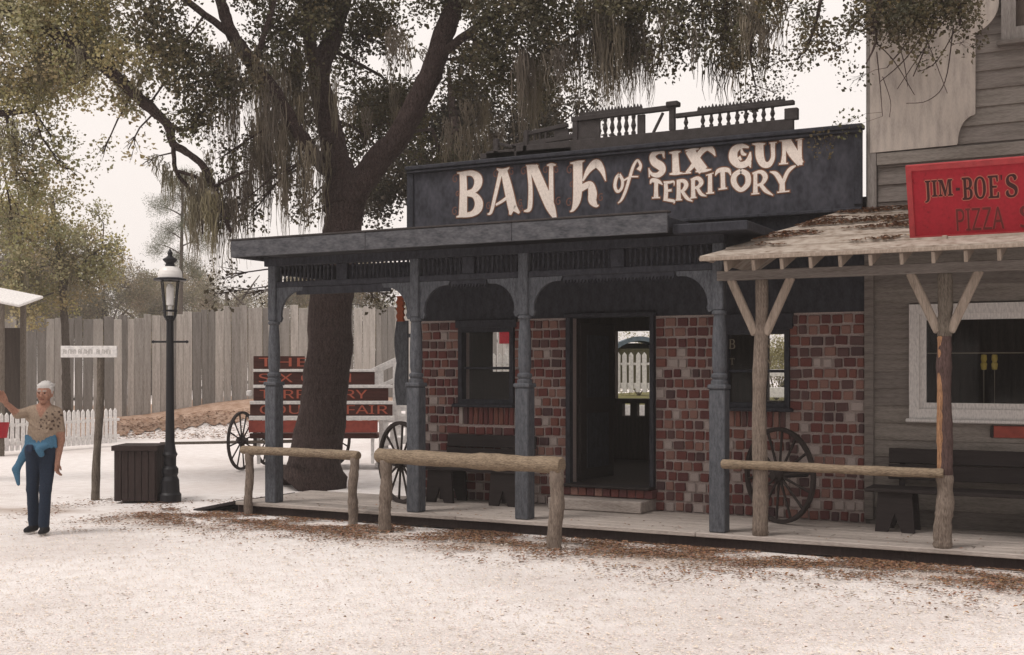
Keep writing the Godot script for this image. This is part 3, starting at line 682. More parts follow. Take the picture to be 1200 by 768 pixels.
# limbs: flat lists x, height, distance, radius. The first is the trunk.
func tree(called: String, label: String, limbs: Array, blobs: Array, moss: Array, bark: String, leaf: String, moss_mat: String, size: float, dens: float, kind: String, twigs := 7, group := "trees around the street") -> Node3D:
	var base := V(limbs[0][0], 0, limbs[0][2])
	var o := thing(called, label, "tree", base, 0.0, group)
	var nodes := []
	for li in limbs.size():
		var f: Array = limbs[li]
		var c := []
		for i in range(0, f.size(), 4): c.append([V(f[i], f[i + 1], f[i + 2]) - base, f[i + 3]])
		var pts := []
		var rad := []
		for i in c.size() - 1:
			var p0: Vector3 = c[maxi(i - 1, 0)][0]
			var p3: Vector3 = c[mini(i + 2, c.size() - 1)][0]
			for k in 5:
				var t := k / 5.0
				var wv: Vector3 = Vector3(rnd(-1, 1), rnd(-1, 1), rnd(-1, 1)) * c[i][1] * 0.10
				pts.append((c[i][0] as Vector3).cubic_interpolate(c[i + 1][0], p0, p3, t) + wv)
				rad.append(lerpf(c[i][1], c[i + 1][1], t))
		pts.append(c[-1][0]); rad.append(c[-1][1])
		if li == 0:
			# buttressed foot
			rad[0] *= 1.15
		var st := fresh(false)
		if rad[0] > .12: add_bark(st, pts, rad, li == 0)
		else: add_tube(st, pts, rad, 9, 0.07)
		part(o, "trunk" if li == 0 else "limb", done(st), M[bark])
		for i in pts.size():
			if li > 0 or i > pts.size() * 0.6: nodes.append([pts[i], rad[i]])
	var st2 := fresh(false)
	var places := []
	var tints := []
	var mplaces := []
	var mtints := []
	for b in blobs:
		var c := V(b[0], b[1], b[2]) - base
		var r: float = b[3]
		var best: Array = nodes[0]
		for nd in nodes:
			if (nd[0] as Vector3).distance_to(c) < (best[0] as Vector3).distance_to(c): best = nd
		var s: Vector3 = best[0]
		var r0: float = minf(minf(best[1] * 0.6, 0.012 + 0.012 * s.distance_to(c)), .008 + .04 * r)
		var ends := []
		var m1 := s.lerp(c, 0.5) + Vector3(rnd(-1, 1), rnd(.2, 1), rnd(-1, 1)) * s.distance_to(c) * 0.12
		add_tube(st2, [s, m1, c], [r0, r0 * .8, r0 * .55], 5, 0.0, false)
		for k in twigs:
			var e := c + Vector3(rnd(-1, 1), rnd(-.9, .8), rnd(-1, 1)).normalized() * r * rnd(.6, 1.05)
			var q: Vector3 = m1.lerp(c, rnd(.3, 1.0))
			var mm := q.lerp(e, .5) + Vector3(rnd(-1, 1), rnd(-1, 1), rnd(-1, 1)) * r * .16
			add_tube(st2, [q, mm, e], [r0 * .5, r0 * .36, r0 * .15], 4, 0.0, false)
			ends.append([q, mm, e])
		var n := int(dens * b[4] * r * r / (size * size) * 11.0)
		for k in n:
			# leaves sit round the twigs, so that gaps stay between the sprays
			var tw: Array = ends[rng.randi() % ends.size()]
			var t := rnd(.35, 1.08)
			var p: Vector3 = (tw[1] as Vector3).lerp(tw[2], (t - .5) * 2.0) if t > .5 else (tw[0] as Vector3).lerp(tw[1], t * 2.0)
			p += Vector3(rng.randfn(0, .16), rng.randfn(0, .13), rng.randfn(0, .16)) * r
			places.append(Transform3D(rand_basis(size * rnd(.7, 1.25)), p))
			var v := rnd(.6, 1.5)
			tints.append(Color(v * rnd(.9, 1.15), v, v * rnd(.75, 1.1)))
	part(o, "branches", done(st2), M[bark]).set_meta("kind", "stuff")
	for s in moss:
		for k in s[4]:
			var p := V(s[0] + rng.randfn(0, .22), s[1] + rnd(-.15, .2), s[2] + rng.randfn(0, .22)) - base
			var l: float = s[3] * rnd(.45, 1.15)
			mplaces.append(Transform3D(Basis(Vector3.UP, rnd(0, TAU)).scaled(Vector3(rnd(.6, 1.3), l, rnd(.6, 1.3))), p))
			var v := rnd(.65, 1.3)
			mtints.append(Color(v, v, v * rnd(.85, 1.05)))
	multi(o, "crown", clump_mesh(kind), M[leaf], places, tints).set_meta("kind", "stuff")
	if mplaces: multi(o, "moss", clump_mesh("moss"), M[moss_mat], mplaces, mtints).set_meta("kind", "stuff")
	return o

# ------------------------------------------------------------------ setting
func ground_height(x: float, z: float) -> float:
	var n := -z
	var depth := n * cos(YAW) - x * sin(YAW)
	var right := x * cos(YAW) + n * sin(YAW)
	var px := right / maxf(depth, 1.0)          # slope seen from the photographer's spot: left is negative
	var h := 0.0
	if right < 0.0 and depth > 20.0:
		h = smoothstep(30.0, 39.0, depth) * lerpf(.42, .85, smoothstep(-.33, -.21, px))
		h *= 1.0 - smoothstep(-2.0, 0.0, right)
	return h

func make_ground() -> void:
	var xs := [-600.0, -300.0, -150.0, -90.0, -70.0, -60.0]
	var v := -54.0
	while v < -24.0: xs.append(v); v += 1.5
	while v < 6.0: xs.append(v); v += 0.3
	for q in [6.0, 8.0, 12.0, 20.0, 40.0, 100.0, 300.0, 600.0]: xs.append(q)
	var ns := [-400.0, -150.0, -60.0, -25.0, -10.0, -4.0, 0.0, 2.0]
	v = 3.0
	while v < 16.0: ns.append(v); v += 0.3
	while v < 48.0: ns.append(v); v += 1.2
	for q in [50.0, 58.0, 70.0, 90.0, 130.0, 200.0, 350.0, 700.0]: ns.append(q)
	var nz := FastNoiseLite.new()
	nz.seed = 5
	nz.frequency = 0.35
	var st := SurfaceTool.new()
	st.begin(Mesh.PRIMITIVE_TRIANGLES)
	st.set_smooth_group(0)
	for n in ns:
		for x in xs:
			var h := ground_height(x, -n)
			if n > 2.0 and n < 48.0: h += nz.get_noise_2d(x, n) * 0.018 - 0.012
			# sand, leaf dust and darker trodden earth lie in patches; a material, grain included
			var p := nz.get_noise_2d(x * 1.7 + 90.0, n * 1.7)
			var q := nz.get_noise_2d(x * .5 - 40.0, n * .5 + 7.0)
			var strip := clampf(1.0 - absf(n - 11.2 - q * .7) / .9, 0.0, 1.0) * smoothstep(-.25, .25, p) if x > -16.0 else 0.0
			var c := Color(1, 1, 1).lerp(Color(.52, .44, .38), strip * .95)
			c = c.lerp(Color(.86, .84, .83), smoothstep(.0, .5, q))
			st.set_color(c)
			st.add_vertex(Vector3(x, h, -n))
	var w := xs.size()
	for j in ns.size() - 1:
		for i in w - 1:
			var a := j * w + i
			for k in [a, a + w, a + w + 1, a, a + w + 1, a + 1]: st.add_index(k)
	st.generate_normals()
	var g := part(self, "ground", st.commit(), M.shell_ground)
	g.set_meta("kind", "structure")
	# pine straw on the slope below the stockade
	st = fresh(false)
	for i in 92:
		for j in 14:
			var q := []
			for d in [[0, 0], [1, 0], [1, 1], [0, 1]]:
				var pxs := lerpf(-.46, -.10, (i + d[0]) / 92.0)
				var edge := lerpf(31.6, 34.2, smoothstep(-.40, -.21, pxs)) + nz.get_noise_2d((i + d[0]) * 5.3, 3.0) * 1.6
				var dp := lerpf(edge, 46.0, (j + d[1]) / 14.0)
				var p := C(pxs * dp, 0, dp)
				p.y = ground_height(p.x, p.z) + 0.03 + nz.get_noise_2d(p.x * 2.0, p.z * 2.0) * 0.02
				q.append(p)
			for p in [q[0], q[2], q[1], q[0], q[3], q[2]]: st.add_vertex(p)
	part(self, "embankment", done(st), M.pine_straw).set_meta("kind", "structure")

func make_boardwalk() -> void:
	var o := Node3D.new()
	o.name = "boardwalk"
	add_child(o)
	o.set_meta("kind", "structure")
	var n0 := 11.84
	var rows := 8
	var w := (13.44 - n0) / rows
	for r in rows:
		var x := -10.42 + rnd(0, .05)
		var first := true
		while x < 2.6:
			var l: float = snappedf(rnd(2.6, 4.2), .1) if not first else snappedf(rnd(1.2, 3.6), .1)
			first = false
			bar(o, "plank", M[["deck", "deck_b"][rng.randi() % 2]], V(x + l / 2, .130 + rnd(-.0015, .0015), n0 + (r + .5) * w), Vector3(l - .006, .045, w - .007), .006)
			x += l
	bar(o, "rim_joist", M.bin_wood, V(-3.9, .052, 11.93), Vector3(13.0, .10, .05))
	for k in 7: bar(o, "joist", M.dark_wood, V(-10.2 + k * 2.1, .052, 12.72), Vector3(.08, .10, 1.4))
	# a short plank ramp at the open end
	var st := fresh()
	add_box(st, Transform3D(Basis(Vector3(0, 0, 1), .20), V(-10.78, .062, 12.5)), Vector3(.72, .04, 1.25), .006)
	part(o, "ramp", done(st), M.dark_wood)

# ------------------------------------------------------------------ the bank
const WALL := 13.45

func csg(parent: Node, called: String, m: Material, at: Vector3, s: Vector3, holes: Array) -> CSGBox3D:
	var b := CSGBox3D.new()
	b.name = called
	b.size = s
	b.material = m
	b.position = at
	for h in holes:
		var c := CSGBox3D.new()
		c.name = "opening"
		c.operation = CSGShape3D.OPERATION_SUBTRACTION
		c.size = h[1]
		c.material = m
		c.position = h[0] - at
		b.add_child(c, true)
	parent.add_child(b, true)
	return b

func lay_bricks(wall: Node3D, from: Vector3) -> void:
	# [left, right, bottom, top]; the ones that show largest come first
	var fields := [
		[-3.63, -2.80, .155, 2.48], [-5.25, -4.42, .155, 2.48], [-6.43 - .74, -6.44, .155, 2.48],
		[-4.42, -3.63, .155, 1.17], [-8.0, -7.18, .155, 1.12], [-8.69, -8.0, .155, 2.48],
	]
	var st := fresh()
	var made := 0
	var spare := 0
	var pick := [0, 0, 1, 1, 2, 2, 3, 3, 4, 4, 6, 0, 5]
	for f in fields:
		var h: float = f[2] + .008
		var rows := roundi((f[3] - f[2]) / .122)
		var pitch: float = (f[3] - f[2]) / rows
		for row in rows:
			var bh := pitch - .027
			var x: float = f[0] + .004
			while x < f[1] - .03:
				var bw: float = [.080, .092, .104, .124, .096][rng.randi() % 5]
				if f[1] - x - bw < .06: bw = f[1] - x - .004
				bw = snappedf(bw, .004)
				var tone: int = pick[rng.randi() % pick.size()]
				if rng.randf() < (.16 if h < 1.0 else .04): tone = 5
				var at := V(x + bw / 2, h + bh / 2 + rnd(-.006, .006), WALL + .016 - rnd(.0, .010))
				var rot := Vector3(rnd(-.012, .012), rnd(-.02, .02), rnd(-.05, .05))
				if made < 300:
					part(wall, "brick", cbox(Vector3(bw, snappedf(bh, .004), .05), .007), M["brick_%d" % tone], at - from, rot)
					made += 1
				else:
					st.set_color((M["brick_%d" % tone] as StandardMaterial3D).albedo_color.srgb_to_linear())
					add_box(st, Transform3D(Basis.from_euler(rot), at - from), Vector3(bw, bh, .05), .007)
					spare += 1
				x += bw + rnd(.02, .034)
			h += pitch
	# soldier courses under the two windows
	for f in [[-8.0, -7.18, 1.125, 1.385], [-4.42, -3.63, 1.175, 1.405]]:
		var x: float = f[0] + .006
		while x < f[1] - .05:
			var tone: int = pick[rng.randi() % pick.size()]
			st.set_color((M["brick_%d" % tone] as StandardMaterial3D).albedo_color.srgb_to_linear())
			add_box(st, Transform3D(Basis.from_euler(Vector3(0, 0, rnd(-.02, .02))), V(x + .028, (f[2] + f[3]) / 2, WALL + .01) - from), Vector3(.056, f[3] - f[2] - .02, .05), .007)
			x += .075
	part(wall, "brickwork", done(st), M.brick_any).set_meta("kind", "stuff")

func make_column(bank: Node3D, u: float, left: bool, right: bool) -> void:
	var c := hold(bank, "porch_column", V(u, .153, 12.0) - bank.position)
	bar(c, "pedestal", M.column, Vector3(0, .745, 0), Vector3(.172, 1.49, .172), .012)
	bar(c, "moulding", M.column, Vector3(0, 1.515, 0), Vector3(.20, .05, .20), .012)
	part(c, "shaft", lathe([[.0, 1.54], [.088, 1.54], [.088, 1.575], [.070, 1.59], [.086, 1.615], [.086, 1.64], [.062, 1.66], [.074, 1.72], [.076, 1.9], [.070, 2.1], [.060, 2.24], [.058, 2.26], [.078, 2.275], [.078, 2.30], [.058, 2.315], [0, 2.315]], 20), M.column)
	bar(c, "block", M.column, Vector3(0, 2.69, 0), Vector3(.118, .75, .118), .01)
	for s in [-1, 1]:
		if (s < 0 and left) or (s > 0 and right):
			var poly := [Vector2(0, 0), Vector2(0, -.42)]
			poly.append(Vector2(.05, -.44))
			poly.append(Vector2(.075, -.39))
			for k in 9:
				var a := k / 8.0 * PI / 2
				poly.append(Vector2(.06 + .30 * (1 - cos(a)), -.36 + .31 * sin(a)))
			poly.append(Vector2(.40, -.05))
			poly.append(Vector2(.42, 0))
			if s < 0:
				for k in poly.size(): poly[k] = Vector2(-poly[k].x, poly[k].y)
			part(c, "bracket", prism(poly, .04), M.column, Vector3(s * .060, 2.735, 0))

func make_bank() -> void:
	var bank := thing("bank_building", "brick bank with dark painted sign front and slate blue porch columns", "building", V(-5.75, 0, 15.5))
	var o := bank.position
	# walls
	var wall := csg(bank, "brick_wall", M.mortar, V(-5.745, 1.245, WALL + .145) - o, Vector3(5.91, 2.49, .25), [
		[V(-5.845, 1.47, WALL + .145) - o, Vector3(1.17, 2.14, .6)],
		[V(-7.59, 1.895, WALL + .145) - o, Vector3(.82, .985, .6)],
		[V(-4.02, 1.86, WALL + .145) - o, Vector3(.78, .90, .6)]])
	lay_bricks(wall, V(-5.745, 1.245, WALL + .145))
	bar(bank, "upper_wall", M.slate, V(-5.745, 3.06, WALL + .12) - o, Vector3(5.91, 1.14, .20))
	csg(bank, "side_wall", M.inside, V(-8.62, 1.85, 15.62) - o, Vector3(.14, 3.7, 3.84), [[V(-8.62, 2.135, 15.86) - o, Vector3(.5, .64, 1.02)]])
	bar(bank, "side_wall", M.inside, V(-2.90, 1.85, 15.62) - o, Vector3(.14, 3.7, 3.84))
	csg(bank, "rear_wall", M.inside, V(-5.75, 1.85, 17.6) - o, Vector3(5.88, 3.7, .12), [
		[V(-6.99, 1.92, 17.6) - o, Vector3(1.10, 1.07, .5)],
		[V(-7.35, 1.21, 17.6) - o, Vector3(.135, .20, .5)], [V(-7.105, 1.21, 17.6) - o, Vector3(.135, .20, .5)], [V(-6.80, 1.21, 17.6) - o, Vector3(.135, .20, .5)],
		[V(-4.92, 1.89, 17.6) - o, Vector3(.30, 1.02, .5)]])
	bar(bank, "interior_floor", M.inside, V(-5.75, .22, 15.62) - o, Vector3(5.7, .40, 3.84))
	bar(bank, "main_roof", M.crest, V(-5.75, 3.73, 15.6) - o, Vector3(5.95, .08, 4.1))
	# door surround and steps
	bar(bank, "door_jamb", M.slate, V(-6.40, 1.46, WALL - .005) - o, Vector3(.06, 2.1, .10))
	bar(bank, "door_jamb", M.slate, V(-5.29, 1.46, WALL - .005) - o, Vector3(.05, 2.1, .10))
	bar(bank, "door_head", M.slate, V(-5.845, 2.515, WALL - .01) - o, Vector3(1.19, .05, .12))
	var dr := bar(bank, "door", M.dark_wood, V(-6.36, 1.44, WALL + .72) - o, Vector3(.05, 2.0, .92), .008)
	dr.rotation.y = -.06
	bar(dr, "door_panel", M.slate, Vector3(.028, .45, 0), Vector3(.012, .8, .6))
	bar(dr, "door_panel", M.slate, Vector3(.028, -.5, 0), Vector3(.012, .7, .6))
	bar(bank, "door_sill", M.dark_wood, V(-5.845, .425, WALL - .05) - o, Vector3(1.17, .03, .34), .01)
	var x := -6.42
	while x < -5.34:
		bar(bank, "sill_brick", M["brick_%d" % [0, 2, 4, 1][rng.randi() % 4]], V(x + .055, .355, WALL - .03) - o, Vector3(.098, .10, .28), .007)
		x += .108
	bar(bank, "step", M.deck_b, V(-5.88, .225, WALL - .22) - o, Vector3(1.22, .14, .42), .012)
	# windows: slate frame, sash bar, pane
	for wd in [[-7.59, 1.895, .82, .985], [-4.02, 1.86, .78, .90]]:
		var w := hold(bank, "window", V(wd[0], wd[1], WALL + .03) - o)
		part(w, "frame", ring(wd[2] - .004, wd[3] - .004, .055, .12), M.slate)
		bar(w, "sash_rail", M.slate, Vector3(0, -.03, -.02), Vector3(wd[2] - .11, .035, .04))
		bar(w, "pane", M.glass, Vector3(0, 0, -.03), Vector3(wd[2] - .10, wd[3] - .10, .004), .0005)
		bar(w, "sill", M.slate, Vector3(0, -wd[3] / 2 - .02, .08), Vector3(wd[2] + .08, .045, .16), .01)
	for q in [[-7.59, .90, 2.3875], [-4.02, .86, 2.31]]:
		bar(bank, "lintel", M.slate, V(q[0], (q[2] + 2.492) / 2, WALL - .004) - o, Vector3(q[1], 2.492 - q[2], .06), .005)
	# gilt lettering on the right window, most of it hidden by the log post
	for q in [["B", -.300, .28, .15], ["EN", .065, .28, .15], ["ON", .075, .08, .14], ["T", -.30, .08, .10]]:
		part(bank, "window_letter", text_mesh(q[0], q[3], true, false, .002), M.tan_letter, V(-4.02 + q[1], 1.86 + q[2], WALL + .045) - o)
	# porch roof, its fascia and the beam with spindle frieze
	bar(bank, "porch_roof", M.slate, V(-7.28, 3.375, 12.50) - o, Vector3(5.75, .12, 1.86), .01)
	bar(bank, "roof_edge", M.crest, V(-7.285, 3.472, 11.575) - o, Vector3(5.83, .022, .10), .005)
	x = -10.19
	for l in [2.05, 1.95, 1.81]:
		bar(bank, "fascia_board", M.fascia, V(x + l / 2, 3.355, 11.55) - o, Vector3(l - .004, .205, .035), .005)
		x += l
	bar(bank, "end_fascia", M.fascia, V(-10.19, 3.355, 12.50) - o, Vector3(.03, .205, 1.86), .005)
	bar(bank, "roof_stub", M.slate, V(-3.98, 3.30, 12.55) - o, Vector3(.80, .10, 1.75), .01)
	bar(bank, "porch_beam", M.slate, V(-6.95, 3.21, 12.0) - o, Vector3(6.08, .10, .14))
	bar(bank, "rear_beam", M.slate, V(-9.45, 3.16, 13.36) - o, Vector3(1.45, .24, .10))
	bar(bank, "end_beam", M.slate, V(-9.88, 3.16, 12.70) - o, Vector3(.10, .20, 1.25))
	var cols := [-9.88, -7.73, -6.27, -3.98]
	for i in 4: make_column(bank, cols[i], i > 0, i < 3)
	for i in 3:
		var a: float = cols[i] + .062
		var b: float = cols[i + 1] - .062
		var m := (a + b) / 2
		bar(bank, "frieze_rail", M.slate, V(m, 2.925, 12.0) - o, Vector3(b - a, .07, .07))
		var k := a + .05
		var mesh := lathe([[0, 0], [.016, 0], [.016, .03], [.010, .045], [.019, .10], [.010, .15], [.016, .165], [.016, .20], [0, .20]], 8)
		while k < b - .04:
			if absf(k - m) > .10:
				part(bank, "spindle", mesh, M.slate, V(k, 2.960, 12.0) - o)
			k += .062
		bar(bank, "frieze_block", M.slate, V(m, 3.06, 12.0) - o, Vector3(.16, .20, .06))
		# sawn lace under the rail
		var poly := [Vector2(a - m + .42, 0)]
		var t := a - m + .42
		while t < b - m - .44:
			poly.append(Vector2(t + .004, -.045)); poly.append(Vector2(t + .02, -.085)); poly.append(Vector2(t + .036, -.045))
			t += .04
		poly.append(Vector2(t, 0))
		if i > 0: part(bank, "lace_trim", prism(poly, .022), M.slate, V(m, 2.89, 12.0) - o)
		else: bar(bank, "lace_trim", M.slate, V(m, 2.84, 12.0) - o, Vector3(b - a - .6, .10, .03))
	# blue cut-out board and rust cloth at the brick corner
	var bp := []
	for k in 25:
		var y := 1.37 + 1.13 * k / 24.0
		bp.append(Vector2(-.075 - .035 * absf(sin((y - 1.37) * 5.6)), y))
	bp.append(Vector2(.10, 2.5)); bp.append(Vector2(.10, 1.37))
	part(bank, "cutout_board", prism(bp, .03), M.column, V(-8.86, 0, 13.40) - o)
	bar(bank, "board_arm", M.column, V(-8.73, 2.3, 13.40) - o, Vector3(.10, .05, .025))
	bar(bank, "board_arm", M.column, V(-8.73, 1.6, 13.40) - o, Vector3(.10, .05, .025))
	var cloth := []
	for k in 13: cloth.append(Vector2(-.05 + .012 * sin(k * 1.9), 2.49 + .34 * k / 12.0))
	for k in 13: cloth.append(Vector2(.05 + .014 * sin(k * 2.3), 2.83 - .34 * k / 12.0))
	part(bank, "rust_cloth", prism(cloth, .04), M.rust_cloth, V(-8.86, 0, 13.37) - o)
	# the false front: boards, mouldings, painted name
	var sign_board := bar(bank, "sign_board", M.sign_field, V(-5.765, 4.05, 13.41) - o, Vector3(5.90, .90, .07), .004)
	var so := V(-5.765, 4.05, 13.41)
	for k in 3: bar(sign_board, "seam_batten", M.slate, Vector3(-1.475 + k * 1.475, 0, .0352), Vector3(.006, .89, .002), .0005)
	bar(bank, "cornice", M.slate, V(-5.77, 4.515, 13.37) - o, Vector3(5.96, .055, .15), .01)
	bar(bank, "cornice", M.slate, V(-5.77, 4.465, 13.362) - o, Vector3(5.93, .035, .10), .008)
	bar(bank, "base_moulding", M.slate, V(-5.765, 3.605, 13.37) - o, Vector3(5.92, .04, .10), .008)
	bar(bank, "end_board", M.slate, V(-8.70, 4.06, 13.372) - o, Vector3(.10, .80, .05))
	bar(bank, "end_board", M.slate, V(-2.85, 4.06, 13.372) - o, Vector3(.09, .80, .05))
	for l in LETTERS:
		var strk: Array = l.slice(1)
		var lt := part(sign_board, l[0], strokes(strk, 0.0, 0.0), M.letter_paint, Vector3(-so.x, -so.y, .043))
		part(lt, "outline", strokes(strk, .013, 0.0), M.letter_edge, Vector3(0, 0, -.004))
	for c in CURLS:
		var s := []
		for k in 12:
			var a := k * .62 + 1.0
			var r: float = c[2] * (1.0 - k / 15.0) * 1.25
			s.append_array([c[0] + cos(a) * r * .8, c[1] + sin(a) * r, .016])
		part(sign_board, "scroll", strokes([s], 0.0, 0.0), M.curl_paint, Vector3(-so.x, -so.y, .0375))
	# broken roof cresting
	bar(bank, "crest_base", M.crest, V(-5.35, 4.615, 13.42) - o, Vector3(3.55, .145, .06), .006)
	bar(bank, "crest_base", M.crest, V(-7.35, 4.60, 13.42) - o, Vector3(.42, .11, .06), .006)
	bar(bank, "crest_base", M.crest, V(-6.75, 4.72, 13.44) - o, Vector3(.9, .06, .05), .006, Vector3(0, 0, .06))
	bar(bank, "crest_rail", M.crest, V(-5.68, 4.955, 13.42) - o, Vector3(1.34, .06, .07), .006, Vector3(0, 0, .012))
	bar(bank, "crest_rail", M.crest, V(-4.28, 4.865, 13.42) - o, Vector3(1.42, .05, .07), .006, Vector3(0, 0, .01))
	bar(bank, "crest_base", M.crest, V(-7.0, 4.585, 13.42) - o, Vector3(1.3, .075, .06), .006, Vector3(0, 0, -.02))
	bar(bank, "crest_rail", M.crest, V(-6.72, 4.86, 13.43) - o, Vector3(.62, .05, .06), .006, Vector3(0, 0, .10))
	bar(bank, "crest_panel", M.crest, V(-6.50, 4.75, 13.44) - o, Vector3(.20, .20, .03), .006, Vector3(0, 0, .05))
	bar(bank, "crest_post", M.crest, V(-6.99, 4.74, 13.42) - o, Vector3(.06, .28, .06), .006, Vector3(0, 0, -.08))
	bar(bank, "crest_post", M.crest, V(-7.42, 4.70, 13.42) - o, Vector3(.07, .22, .06), .006, Vector3(0, 0, .06))
	bar(bank, "broken_slat", M.crest, V(-7.22, 4.70, 13.43) - o, Vector3(.42, .035, .03), .004, Vector3(0, 0, -.28))
	for q in [-6.88, -6.80, -6.72]: bar(bank, "broken_slat", M.crest, V(q, 4.74, 13.43) - o, Vector3(.025, .20, .025), .004, Vector3(0, 0, rnd(-.2, .2)))
	bar(bank, "crest_cap", M.crest, V(-5.02, 5.0, 13.42) - o, Vector3(.15, .06, .12), .01)
	bar(bank, "crest_post", M.crest, V(-5.03, 4.84, 13.42) - o, Vector3(.07, .30, .06))
	bar(bank, "crest_post", M.crest, V(-6.30, 4.82, 13.42) - o, Vector3(.07, .28, .06))
	bar(bank, "crest_post", M.crest, V(-3.60, 4.74, 13.42) - o, Vector3(.15, .13, .08))
	bar(bank, "crest_panel", M.crest, V(-6.12, 4.80, 13.43) - o, Vector3(.30, .24, .03))
	bar(bank, "crest_panel", M.crest, V(-5.43, 4.80, 13.43) - o, Vector3(.10, .24, .03))
	bar(bank, "broken_slat", M.crest, V(-5.21, 4.80, 13.42) - o, Vector3(.03, .26, .03), .004, Vector3(0, 0, -.5))
	var bal := lathe([[0, 0], [.026, 0], [.026, .02], [.014, .04], [.030, .08], [.016, .13], [.024, .16], [.024, .175], [0, .175]], 8)
	var bal2 := lathe([[0, 0], [.03, 0], [.03, .03], [.015, .05], [.034, .11], [.018, .18], [.028, .215], [.028, .235], [0, .235]], 8)
	for k in 5: part(bank, "baluster", bal2, M.crest, V(-5.90 + k * .093, 4.688, 13.42) - o)
	for k in 11:
		if k != 1: part(bank, "baluster", bal, M.crest, V(-4.86 + k * .104, 4.688, 13.42) - o)
	for sp in [[-6.25, -5.45, 4.985], [-4.72, -3.68, 4.885]]:
		var poly := [Vector2(0, 0)]
		var t := 0.0
		while t < sp[1] - sp[0]:
			poly.append(Vector2(t + .006, .035)); poly.append(Vector2(t + .021, rnd(.055, .085))); poly.append(Vector2(t + .036, .035))
			t += .042
		poly.append(Vector2(t, 0))
		part(bank, "crest_spikes", prism(poly, .02), M.crest, V(sp[0], sp[2], 13.42) - o)

# ------------------------------------------------------------------ the pizza shop
func shop_roof_h(n: float) -> float: return lerpf(2.985, 3.615, (n - 11.52) / (13.44 - 11.52))

